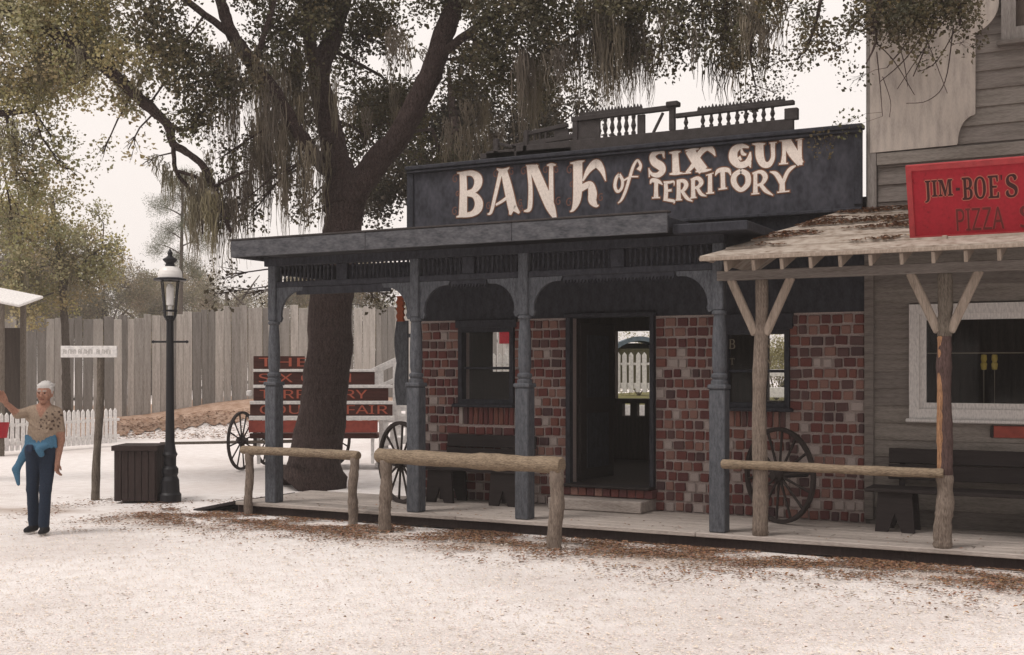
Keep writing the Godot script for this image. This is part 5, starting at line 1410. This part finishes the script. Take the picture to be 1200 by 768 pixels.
func make_back_yard() -> void:
	# raised grass terrace behind the bank, seen through its windows and doors
	var st := fresh()
	add_box(st, Transform3D(Basis.IDENTITY, V(-5.2, .585, 31.0)), Vector3(16.0, 1.19, 21.0), .02)
	part(self, "grass_terrace", done(st), M.grass).set_meta("kind", "structure")
	var pw := thing("plank_wall", "low white plank wall holding the grass terrace behind the bank", "wall", V(-5.2, 0, 20.42))
	for i in 6: bar(pw, "plank", M.white_wood, Vector3(0, .10 + i * .20, 0), Vector3(16.0, .192, .05), .006)
	picket_fence("white picket fence on the terrace seen through the bank doorway", V(-13.1, 1.18, 22.9), V(-8.05, 1.18, 22.9), .148, .092, .20, .82, [[.78, .05], [.33, .12]], 9)
	var rf := thing("rail_fence", "white two board rail fence seen through the right bank window", "fence", V(-5.4, 1.18, 22.9))
	bar(rf, "rail", M.white_wood, Vector3(0, .60, 0), Vector3(4.9, .14, .04))
	bar(rf, "rail", M.white_wood, Vector3(0, .22, 0), Vector3(4.9, .20, .04))
	for k in 4: bar(rf, "post", M.white_wood, Vector3(-2.3 + k * 1.53, .38, -.07), Vector3(.09, .78, .09))
	# a blue arched canopy on an olive cart
	var ct := thing("canopy_cart", "blue arched canopy on an olive cart behind the terrace pickets", "cart", V(-10.25, 1.18, 25.1), YAW)
	var poly := []
	for k in 13:
		var a := lerpf(-1.0, 1.0, k / 12.0)
		poly.append(Vector2(a * .62, 1.40 - .26 * a * a))
	for k in 13:
		var a := lerpf(1.0, -1.0, k / 12.0)
		poly.append(Vector2(a * .60, 1.30 - .26 * a * a))
	part(ct, "canopy", prism(poly, 1.2), M.canopy_blue)
	bar(ct, "body", M.olive_cart, Vector3(0, .72, 0), Vector3(.95, .82, 1.1), .03)
	bar(ct, "back_board", M.olive_cart, Vector3(0, 1.17, -.5), Vector3(.9, .20, .03), .01)
	for s in [-1, 1]:
		for d in [-1, 1]: bar(ct, "canopy_post", M.olive_cart, Vector3(s * .44, 1.03, d * .5), Vector3(.04, .50, .04))
		var wl := hold(ct, "wheel", Vector3(s * .52, .31, 0), Vector3(0, PI / 2, 0))
		make_wheel(wl, .31, 10, M.wheel_wood, 0.0)
	var rs := thing("red_board", "red board on a white post behind the terrace, seen through the left window", "sign", C(-6.0 / 1400 * 28, 1.18, 28.0), YAW)
	bar(rs, "post", M.white_wood, Vector3(0, .75, -.03), Vector3(.08, 1.5, .06))
	bar(rs, "board", M.red_paint, Vector3(0, 1.45, .02), Vector3(.36, .36, .03))
	# shrubs
	for q in [[-11.6, 28.5, "tall olive shrub behind the blue canopy cart"], [-7.2, 25.6, "round olive shrub on the terrace, left of the two"], [-5.9, 26.0, "round olive shrub on the terrace, right of the two"]]:
		var sh := thing("shrub", q[2], "shrub", V(q[0], 1.18, q[1]), 0.0, "shrubs on the terrace")
		var pl := []
		var tn := []
		var s2 := fresh(false)
		for k in 8:
			var e := Vector3(rnd(-.6, .6), rnd(.5, 1.3), rnd(-.5, .5))
			add_tube(s2, [Vector3(0, -.03, 0), e * .5, e], [.02, .014, .006], 5, 0, false)
		for k in 170:
			var p := Vector3(rng.randfn(0, .42), .75 + rng.randfn(0, .36), rng.randfn(0, .4))
			p.y = maxf(p.y, .12)
			pl.append(Transform3D(rand_basis(rnd(.12, .22)), p))
			var v := rnd(.7, 1.6)
			tn.append(Color(v, v, v * .9))
		part(sh, "stems", done(s2), M.bark_pale)
		multi(sh, "foliage", clump_mesh("leaf"), M.leaf_olive, pl, tn).set_meta("kind", "stuff")

# ------------------------------------------------------------------ person
func make_person() -> void:
	var o := thing("person", "white haired person in tan shirt and jeans walking with one arm raised", "person", C(-551.0 / 1400 * 13.5, 0, 13.5), YAW)
	var skin := Color(.50, .27, .19)
	var shirt := Color(.44, .335, .25)
	var dark := Color(.10, .055, .045)
	var jean := Color(.026, .040, .072)
	var shoe := Color(.03, .03, .035)
	field(Vector3(-.40, -.03, -.24), Vector3(.34, 1.74, .40), .0125)
	# legs, mid-stride
	bone(Vector3(-.088, .92, 0), Vector3(-.100, .50, .02), .094, .066, .03, 1.0, 3)
	bone(Vector3(-.100, .50, .02), Vector3(-.115, .12, -.05), .064, .060, .02, 1.0, 3)
	bone(Vector3(.078, .92, 0), Vector3(.070, .50, .08), .094, .066, .03, 1.0, 3)
	bone(Vector3(.070, .50, .08), Vector3(.060, .11, .10), .064, .060, .02, 1.0, 3)
	bone(Vector3(-.115, .055, -.07), Vector3(-.140, .038, .085), .050, .036, .02, 1.0, 4)
	bone(Vector3(.060, .050, .06), Vector3(.080, .036, .225), .050, .036, .02, 1.0, 4)
	# folds in the denim at hip, knee and ankle
	for q in [[-.10, .86, .075], [.09, .85, .08], [-.10, .54, .07], [-.105, .47, .07], [.07, .55, .125], [.068, .47, .13], [-.112, .20, -.005], [-.115, .14, .0], [.062, .20, .145], [.06, .14, .145], [-.11, .33, .03], [.066, .33, .145]]:
		var fl := rnd(-.03, .03)
		bone(Vector3(q[0] - .045, q[1] + fl, q[2] - .03), Vector3(q[0] + .045, q[1] - fl, q[2] - .025), .014, .012, .014, 1.0, 3)
	# pelvis, trunk, shoulders
	bone(Vector3(-.06, .95, 0), Vector3(.05, .95, 0), .125, .125, .04, .85, 3)
	bone(Vector3(.0, 1.02, 0), Vector3(.01, 1.12, .0), .150, .150, .05, .80, 2)
	bone(Vector3(.01, 1.12, .0), Vector3(.015, 1.30, .0), .155, .160, .05, .75, 2)
	bone(Vector3(-.10, 1.365, -.01), Vector3(.14, 1.36, -.01), .075, .075, .05, .9, 2)
	bone(Vector3(.03, 1.38, -.015), Vector3(.03, 1.50, .005), .062, .055, .03, 1.0, 1)
	# left of picture: arm raised to the side; right of picture: arm hanging
	bone(Vector3(-.14, 1.365, 0), Vector3(-.235, 1.345, .10), .062, .052, .03, 1.0, 2)
	bone(Vector3(-.235, 1.345, .10), Vector3(-.315, 1.465, .20), .045, .030, .015, 1.0, 1)
	# shirt folds and collar
	for q in [[-.09, 1.25, .105, .05], [.10, 1.22, .105, -.05], [-.06, 1.14, .11, .06], [.09, 1.13, .11, -.06], [.02, 1.18, .118, .03]]:
		bone(Vector3(q[0] - .05, q[1] + q[3], q[2]), Vector3(q[0] + .05, q[1] - q[3], q[2]), .012, .012, .02, 1.0, 2)
	for sd2 in [-1, 1]: bone(Vector3(.03 + sd2 * .05, 1.425, .0), Vector3(.03 + sd2 * .045, 1.385, .075), .020, .016, .012, 1.0, 2)
	bone(Vector3(.175, 1.35, 0), Vector3(.205, 1.16, -.01), .060, .052, .03, 1.0, 2)
	bone(Vector3(.205, 1.16, -.01), Vector3(.215, 1.05, 0), .048, .042, .015, 1.0, 1)
	bone(Vector3(.215, 1.05, 0), Vector3(.20, .82, .06), .042, .028, .015, 1.0, 1)
	var bones := F_bones.duplicate()
	var paint := func(p: Vector3) -> Color:
		var best := 9.0
		var tag := 0
		for b in bones:
			var a: Vector3 = b[0]
			var ab: Vector3 = b[1] - a
			var t := clampf((p - a).dot(ab) / maxf(ab.length_squared(), 1e-6), 0, 1)
			var d := (p - a - ab * t).length() - lerpf(b[2], b[3], t)
			if d < best: best = d; tag = b[5]
		if p.y < .022: return Color(.5, .48, .45)
		if p.y < .085 and tag != 1: return shoe
		if tag == 3 or (p.y < 1.0 and absf(p.x) < .17): return jean
		if tag == 2:
			# open collar, printed dark flowers on the chest
			if p.z > .02 and p.y > 1.30 and absf(p.x - .03) < (p.y - 1.30) * .55: return skin
			var f := Vector2(p.x - .075, p.y - 1.27)
			if p.z > 0.0 and p.y < 1.38 and p.y > 1.17 and p.x > .01 and sin(p.x * 95.0 + p.y * 30.0) * sin(p.y * 80.0 - p.x * 35.0) * sin(p.x * 23.0 - p.y * 41.0) + .35 * sin(p.x * 160.0 + p.y * 110.0) > .40: return dark
			return shirt
		return skin
	var st := fresh(false)
	nets(st, paint)
	# head on a finer grid
	var hd := Vector3(.035, 1.575, .015)
	field(hd + Vector3(-.11, -.15, -.14), hd + Vector3(.11, .15, .16), .005)
	bone(hd + Vector3(0, .03, -.015), hd + Vector3(0, .0, .0), .084, .080, .02)
	bone(hd + Vector3(0, -.03, .02), hd + Vector3(0, -.075, .032), .062, .045, .03)
	bone(hd + Vector3(0, -.09, .05), hd + Vector3(0, -.092, .055), .024, .022, .02)
	bone(hd + Vector3(-.02, -.05, -.02), hd + Vector3(0, -.13, -.03), .055, .056, .03)
	bone(hd + Vector3(0, .012, .082), hd + Vector3(0, -.028, .103), .010, .014, .012)
	bone(hd + Vector3(-.014, -.034, .088), hd + Vector3(.014, -.034, .088), .010, .010, .008)
	bone(hd + Vector3(-.045, .026, .070), hd + Vector3(.045, .026, .070), .014, .014, .012)
	bone(hd + Vector3(-.022, -.062, .078), hd + Vector3(.022, -.062, .078), .010, .010, .008)
	for s in [-1, 1]:
		bone(hd + Vector3(s * .083, .02, -.012), hd + Vector3(s * .082, -.03, -.006), .014, .010, .008, .6)
		bone(hd + Vector3(s * .04, -.02, .066), hd + Vector3(s * .045, -.03, .06), .02, .02, .015)
	nets(st, func(p: Vector3) -> Color:
		var q := p - hd
		for s in [-1, 1]:
			var e := Vector2(q.x - s * .032, q.y - .006)
			if q.z > .05 and e.length() < .009: return Color(.05, .035, .03)
			if q.z > .05 and absf(q.x - s * .032) < .02 and absf(q.y - .03) < .006: return Color(.5, .46, .42)
		if q.z > .07 and absf(q.x) < .024 and absf(q.y + .062) < .005: return Color(.28, .10, .08)
		return skin)
	# hands: palm, four fingers, thumb
	for hnd in [[Vector3(-.322, 1.478, .21), Vector3(-.40, 1.0, .25), Vector3(.25, .25, 1.0), .35], [Vector3(.199, .80, .065), Vector3(-.03, -1.0, .12), Vector3(1.0, 0, .15), .55]]:
		var w: Vector3 = hnd[0]
		var dir: Vector3 = (hnd[1] as Vector3).normalized()
		var nrm: Vector3 = hnd[2]
		nrm = (nrm - dir * nrm.dot(dir)).normalized()
		var sd := dir.cross(nrm)
		field(w - Vector3.ONE * .13, w + Vector3.ONE * .24 + Vector3(0, 0, 0) if hnd[3] < .5 else w + Vector3(.1, .06, .15), .005)
		if hnd[3] > .5: field(w - Vector3(.12, .24, .12), w + Vector3(.12, .06, .14), .005)
		bone(w - dir * .03, w + dir * .02, .028, .030, .012)
		for k in 4:
			var off := sd * (k - 1.5) * .020
			var l: float = [.066, .078, .074, .058][k]
			bone(w + dir * .02 + off * .7, w + dir * .085 + off, .015, .013, .010)
			var c1: Vector3 = w + dir * .085 + off
			var d1: Vector3 = (dir + nrm * hnd[3]).normalized()
			var c2 := c1 + d1 * l * .5
			var d2: Vector3 = (dir + nrm * hnd[3] * 2.6).normalized()
			bone(c1, c2, .0095, .0088, .004)
			bone(c2, c2 + d2 * l * .5, .0088, .0076, .003)
		var tb: Vector3 = w + dir * .025 - sd * .026
		bone(tb, tb + (dir * .6 - sd * .7 + nrm * .2).normalized() * .035, .013, .011, .006)
		bone(tb + (dir * .6 - sd * .7 + nrm * .2).normalized() * .035, tb + (dir * .6 - sd * .7 + nrm * .2).normalized() * .035 + (dir * .95 - sd * .2 + nrm * .3).normalized() * .032, .0105, .009, .004)
		nets(st, func(_p: Vector3) -> Color: return skin)
	part(o, "body", done(st), M.body)
	# short white hair, swept back
	field(hd + Vector3(-.12, -.12, -.15), hd + Vector3(.12, .16, .12), .0045)
	bone(hd + Vector3(0, .045, -.035), hd + Vector3(0, .060, -.014), .085, .076, .02)
	bone(hd + Vector3(-.030, .082, .018), hd + Vector3(.034, .090, .014), .026, .028, .02)
	bone(hd + Vector3(0, -.02, -.06), hd + Vector3(0, -.05, -.055), .066, .055, .02)
	for k in 70:
		var ha := rnd(0, TAU)
		var he := rnd(.15, 1.4)
		var hv := Vector3(cos(ha) * cos(he), sin(he), sin(ha) * cos(he))
		if hv.z > .55: continue
		var hp := hd + Vector3(0, .048, -.03) + hv * .088
		bone(hp, hp + Vector3(hv.x * .016 + rnd(-.01, .01), rnd(-.004, .014), -.024), .011, .005, .005)
	for s in [-1, 1]: bone(hd + Vector3(s * .066, .065, .0), hd + Vector3(s * .079, -.002, -.008), .022, .010, .02)
	st = fresh(false)
	nets(st, func(_p: Vector3) -> Color: return Color.WHITE)
	part(o, "hair", done(st), M.hair)
	# blue jacket tied round the waist, one sleeve blown out to the side
	field(Vector3(-.42, .48, -.24), Vector3(.28, 1.16, .30), .011)
	bone(Vector3(-.06, 1.045, .0), Vector3(.07, 1.045, .0), .118, .118, .02, 1.0)
	for k in 9:
		var wx := -.16 + k * .04
		bone(Vector3(wx, 1.10, .105 - wx * wx * 2.0), Vector3(wx + .02, .98, .118 - wx * wx * 2.0), .016, .020, .012)
	bone(Vector3(-.14, 1.02, .05), Vector3(-.06, .985, .12), .036, .034, .014)
	bone(Vector3(-.06, .985, .12), Vector3(.05, .975, .135), .034, .040, .014)
	bone(Vector3(.06, .975, .13), Vector3(.14, 1.03, .05), .034, .034, .014)
	bone(Vector3(.03, .955, .165), Vector3(.055, .90, .16), .042, .034, .01)
	bone(Vector3(-.14, 1.04, -.02), Vector3(-.215, .86, .0), .046, .046, .03, .6)
	bone(Vector3(-.215, .86, .0), Vector3(-.285, .72, .02), .048, .040, .015, .6)
	bone(Vector3(-.285, .72, .02), Vector3(-.255, .555, .03), .046, .022, .015, .6)
	bone(Vector3(-.10, 1.0, -.12), Vector3(.10, 1.0, -.12), .06, .06, .03, .8)
	bone(Vector3(-.08, .80, -.12), Vector3(.08, .80, -.12), .05, .05, .06, .7)
	st = fresh(false)
	nets(st, func(_p: Vector3) -> Color: return Color.WHITE)
	part(o, "jacket", done(st), M.denim_light)
	# camera case at the belt
	bar(o, "belt_pouch", M.denim_dark, Vector3(-.075, .965, .165), Vector3(.08, .09, .05), .02)

# ------------------------------------------------------------------ litter
func leaf_mesh() -> ArrayMesh:
	var st := fresh()
	var a := Vector3(-1, .0, 0); var b := Vector3(0, .22, .42); var c := Vector3(1, .05, 0); var d := Vector3(0, .18, -.42)
	for v in [a, b, c, a, c, d]: st.add_vertex(v)
	return done(st)

func make_litter() -> void:
	var nz := FastNoiseLite.new()
	nz.seed = 9
	nz.frequency = 0.8
	var pl := []
	var tn := []
	var put := func(p: Vector3, s: float) -> void:
		pl.append(Transform3D(Basis.from_euler(Vector3(rnd(-.3, .3), rnd(0, TAU), rnd(-.3, .3))).scaled(Vector3.ONE * s), p))
		var v := rnd(.4, 1.5)
		tn.append(Color(v * rnd(.9, 1.25), v, v * rnd(.7, 1.1)))
	# drift along the boardwalk
	var k := 0
	while k < 60000:
		var x := rnd(-11.5, 1.0)
		var n := 11.85 - absf(rng.randfn(0, .72))
		k += 1
		if nz.get_noise_2d(x, n * 2.0) < rnd(-.30, .35): continue
		put.call(V(x, .010, n), rnd(.010, .030))
	for q in 17000:
		var xx := rnd(-11.8, 1.2)
		var nn := rnd(9.6, 11.8)
		if nz.get_noise_2d(xx * .7 + 20.0, nn * 1.6) > rnd(-.15, .45) + (11.8 - nn) * .14: put.call(V(xx, .010, nn), rnd(.008, .024))
	k = 0
	while k < 3000:
		var p := C(rnd(-6.5, -2.8), .012, rnd(14.2, 17.2))
		k += 1
		if p.z < -11.7 and p.x > -10.5: continue
		if nz.get_noise_2d(p.x, p.z) > rnd(-.2, .3): put.call(p, rnd(.014, .03))
	for q in 2200:
		var dpe := rnd(30.8, 36.0)
		var pe := C(rnd(-.34, -.15) * dpe, 0, dpe)
		pe.y = ground_height(pe.x, pe.z) + .05
		put.call(pe, rnd(.03, .07))
	for q in 900:
		var dp := rnd(7.4, 14.0)
		var p := C(rnd(-.45, .45) * dp, .012, dp)
		if p.z > -11.7: put.call(p, rnd(.008, .022))
	for q in 160: put.call(V(rnd(-10.2, .5), .158, 11.9 + absf(rng.randfn(0, .5))), rnd(.012, .024))
	var o := multi(self, "fallen_leaves", leaf_mesh(), M.dead_leaf, pl, tn)
	tag_stuff(o, "brown fallen leaves lying in drifts before the boardwalk", "leaves")
	# leaves on the porch roof
	pl.clear()
	tn.clear()
	k = 0
	while k < 9000:
		var n := rnd(11.8, 13.4)
		var x := rnd(-3.95 + (n - 11.5) * .5, -1.4)
		k += 1
		if nz.get_noise_2d(x * 1.2 + 40.0, n * 3.2) > -.12 + (13.4 - n) * .22: put.call(V(x, shop_roof_h(n) + .025, n), rnd(.016, .032))
	o = multi(self, "roof_leaves", leaf_mesh(), M.dead_leaf, pl, tn)
	tag_stuff(o, "brown leaf litter lying on the pizza shop porch roof", "leaves")
	# shell and gravel bits
	var st := fresh()
	for f in [[0, 2, 4], [2, 1, 4], [1, 3, 4], [3, 0, 4], [2, 0, 5], [1, 2, 5], [3, 1, 5], [0, 3, 5]]:
		var oc := [Vector3(1, 0, 0), Vector3(-1, 0, 0), Vector3(0, 0, 1), Vector3(0, 0, -.8), Vector3(.1, .55, 0), Vector3(0, -.5, 0)]
		for i in f: st.add_vertex(oc[i])
	pl.clear()
	tn.clear()
	for q in 26000:
		var dp := 7.3 + 7.5 * pow(rng.randf(), 1.3)
		var p := C(rnd(-.45, .45) * dp, .004, dp)
		if p.z < -11.8: continue
		var s := rnd(.004, .011)
		pl.append(Transform3D(Basis.from_euler(Vector3(0, rnd(0, TAU), 0)).scaled(Vector3(s * rnd(.7, 1.6), s, s)), p))
		var v := rnd(.80, 1.25)
		tn.append(Color(v, v * rnd(.94, 1.0), v * rnd(.86, 1.0)))
	for q in 500:
		var dp := rnd(7.5, 13.5)
		var p := C(rnd(-.45, .45) * dp, .004, dp)
		if p.z < -11.6: continue
		var s := rnd(.009, .020)
		pl.append(Transform3D(Basis.from_euler(Vector3(0, rnd(0, TAU), 0)).scaled(Vector3(s * rnd(.8, 1.5), s * .7, s)), p))
		var v := rnd(.55, 1.15)
		tn.append(Color(v, v * .96, v * .9))
	o = multi(self, "gravel", done(st), M.pebble, pl, tn)
	tag_stuff(o, "pale shell gravel scattered over the street", "gravel")

func tag_stuff(o: Node, label: String, category: String) -> void:
	o.set_meta("kind", "stuff")
	o.set_meta("label", label)
	o.set_meta("category", category)

# ------------------------------------------------------------------ far trees
func make_far_trees() -> void:
	var spots := [
		[120.0, 58.0, 7.0, 2.6, "bare pale tree behind the stockade, leftmost of the row"], [175.0, 66.0, 6.6, 3.0, "bare pale tree behind the stockade, left of the pine"],
		[265.0, 60.0, 7.2, 2.8, "bare pale tree behind the stockade, beyond the street lamp"], [315.0, 55.0, 6.2, 2.4, "bare pale tree behind the stockade above the wagon"],
		[225.0, 74.0, 8.0, 3.4, "bare pale tree behind the stockade, right of the pine"], [60.0, 62.0, 9.0, 3.4, "bare pale tree behind the stockade at the left edge"],
		[365.0, 60.0, 6.8, 2.6, "bare pale tree behind the stockade, beyond the oak trunk"], [440.0, 58.0, 7.2, 2.8, "bare pale tree behind the stockade, rightmost of the row"], [5.0, 56.0, 8.0, 3.0, "bare pale tree behind the stockade beside the kiosk"]]
	for s in spots:
		var p := C((s[0] - 600.0) / 1400.0 * s[1], 0, s[1])
		var h: float = s[2]
		var r: float = s[3]
		var limbs := [[p.x, 0.0, -p.z, .22, p.x + .2, h * .4, -p.z, .16, p.x, h * .8, -p.z, .07]]
		for k in 4:
			var a := rnd(0, TAU)
			limbs.append([p.x + .1, h * (.3 + .1 * k), -p.z, .09, p.x + cos(a) * r * .4, h * (.45 + .1 * k), -p.z + sin(a) * r * .4, .06, p.x + cos(a) * r * .8, h * (.6 + .1 * k), -p.z + sin(a) * r * .8, .02])
		var blobs := []
		for k in 13: blobs.append([p.x + rnd(-1, 1) * r * .9, h * rnd(.34, .95), -p.z + rnd(-1, 1) * r * .6, r * rnd(.4, .65), .8])
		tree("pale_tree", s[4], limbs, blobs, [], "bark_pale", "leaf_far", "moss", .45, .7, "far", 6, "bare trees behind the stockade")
	# a slim pine
	var pp := C((212.0 - 600.0) / 1400.0 * 50.0, 0, 50.0)
	var lm := [[pp.x, 0.0, -pp.z, .11, pp.x, 5.0, -pp.z, .08, pp.x + .1, 9.8, -pp.z, .04]]
	var bl := []
	for k in 12:
		var hh := 6.2 + k * .33
		var a := k * 2.4
		var rr := rnd(.5, 1.6) * (1.0 - k / 18.0)
		lm.append([pp.x, hh - .2, -pp.z, .035, pp.x + cos(a) * rr * .5, hh, -pp.z + sin(a) * rr * .5, .025, pp.x + cos(a) * rr, hh + .1, -pp.z + sin(a) * rr, .01])
		bl.append([pp.x + cos(a) * rr, hh + .1, -pp.z + sin(a) * rr, .62, 1.0])
	tree("pine_tree", "slim pine with tufted grey green crown rising behind the stockade", lm, bl, [], "bark_pale", "leaf_pine", "moss", .30, 1.0, "pine", 5, "")

# unseen oaks added behind the photographer to shade the porch and darken the panes
func make_unseen_oaks() -> void:
	for q in [[-30.0, 11.0, "unseen oak added across the street behind the photographer, far left"], [-17.0, 16.0, "unseen oak added across the street behind the photographer, left"], [-3.0, 17.0, "unseen oak added across the street straight behind the photographer"], [11.0, 16.0, "unseen oak added across the street behind the photographer, right"]]:
		var x: float = q[0]
		var n: float = -q[1]
		var limbs := [[x, 0.0, n, .5, x + .3, 2.5, n, .42, x, 5.0, n, .34, x + .2, 9.0, n, .12]]
		var blobs := []
		for k in 6:
			var a := k * 1.05 + rnd(0, .4)
			limbs.append([x, 3.5 + k * .3, n, .2, x + cos(a) * 2.5, 5.0 + k * .5, n + sin(a) * 2.5, .13, x + cos(a) * 5.0, 6.0 + k * .6, n + sin(a) * 5.0, .05])
		for k in 22:
			var a := rnd(0, TAU)
			var r := 5.5 * sqrt(rng.randf())
			blobs.append([x + cos(a) * r, rnd(2.6, 10.5), n + sin(a) * r * .7, rnd(1.6, 2.4), 1.0])
		tree("live_oak", q[2], limbs, blobs, [], "bark", "leaf_oak", "moss", .75, 1.1, "leaf", 5)

func _ready() -> void:
	rng.seed = 1977
	# ---- camera
	var cam := Camera3D.new()
	cam.name = "camera"
	cam.projection = Camera3D.PROJECTION_FRUSTUM
	cam.near = 0.1
	cam.far = 1500.0
	cam.size = 0.1 * 768.0 / 1400.0
	cam.frustum_offset = Vector2(0, 0.1 * 49.0 / 1400.0)
	cam.position = Vector3(0, EYE, 0)
	cam.rotation.y = YAW
	add_child(cam)
	cam.current = true
	# ---- sky, sun, exposure
	var sky := ProceduralSkyMaterial.new()
	sky.sky_top_color = lin(.80, .745, .715)
	sky.sky_horizon_color = lin(.81, .745, .705)
	sky.sky_curve = 0.2
	sky.ground_bottom_color = lin(.45, .42, .40)
	sky.ground_horizon_color = lin(.7, .66, .62)
	sky.sun_angle_max = 0.0
	var env := Environment.new()
	env.background_mode = Environment.BG_SKY
	env.sky = Sky.new()
	env.sky.sky_material = sky
	env.tonemap_mode = Environment.TONE_MAPPER_LINEAR
	env.tonemap_exposure = 1.3
	env.sdfgi_enabled = true
	env.ssao_enabled = true
	env.ssil_enabled = true
	env.fog_enabled = true
	env.fog_density = 0.0018
	env.fog_light_color = lin(.93, .88, .85)
	var we := WorldEnvironment.new()
	we.name = "environment"
	we.environment = env
	add_child(we)
	var sun := DirectionalLight3D.new()
	sun.name = "sun"
	sun.light_energy = 0.48
	sun.light_angular_distance = 18.0
	sun.light_color = Color(1.0, .97, .945)
	sun.shadow_enabled = true
	sun.rotation = Vector3(deg_to_rad(-58), deg_to_rad(-35), 0)
	add_child(sun)
	# ---- the place
	make_materials()
	make_ground()
	make_boardwalk()
	make_bank()
	make_shop()
	make_stockade()
	make_back_yard()
	picket_fence("white picket fence before the stockade at the left", C(-.45 * 25.3, 0, 25.3), C(-460.0 / 1400 * 29.4, 0, 29.4), .155, .10, .06, .84, [[.62, .07], [.22, .07]], 12)
	tree("live_oak", "huge dark live oak hung with moss, its trunk behind the bank porch", OAK_LIMBS, OAK_BLOBS, OAK_MOSS, "bark", "leaf_oak", "moss", .26, .82, "leaf", 8)
	tree("live_oak", "oak at the left edge with a long bare limb over the lamp", LEFT_LIMBS, LEFT_BLOBS, LEFT_MOSS, "bark", "leaf_olive", "moss_olive", .25, .75, "leaf", 8)
	tree("live_oak", "dense dark oak behind the bank roof", BEHIND_LIMBS, BEHIND_BLOBS, BEHIND_MOSS, "bark", "leaf_dark", "moss", .32, 1.2, "leaf", 7)
	tree("live_oak", "oak behind the pizza shop with a branch drooping over its front", RIGHT_LIMBS, RIGHT_BLOBS, RIGHT_MOSS, "bark", "leaf_oak", "moss", .17, .9, "leaf", 9)
	tree("slender_oak", "slim olive tree with hanging moss before the stockade", SLIM_LIMBS, SLIM_BLOBS, SLIM_MOSS, "bark_pale", "leaf_olive", "moss_olive", .34, 1.0, "leaf", 7)
	make_far_trees()
	make_unseen_oaks()
	# ---- things
	make_pizza_sign()
	hitching("shorter hitching rail of slim logs before the oak trunk", V(-10.13, 0, 11.80), V(-8.38, 0, 11.66), .875, .052, .055)
	hitching("longer hitching rail with a thick pale log before the bank door", V(-7.76, 0, 11.39), V(-5.42, 0, 11.09), .94, .082, .072)
	bench("dark wooden bench under the left window of the bank", -8.30, -6.78, 12.92)
	bench("dark wooden bench under the white shop window", -2.66, -.55, 12.78)
	wheel_thing("spoked wagon wheel against the bricks beside the right bank window", V(-3.62, .153, 12.98), .53, -.52, .42)
	wheel_thing("spoked wagon wheel at the left end of the bench by the brick corner", V(-8.40, .153, 12.68), .52, -.42, .0)
	make_lamp()
	make_bin()
	make_sign_post()
	make_wagon()
	make_white_stair()
	make_kiosk()
	make_person()
	make_litter()
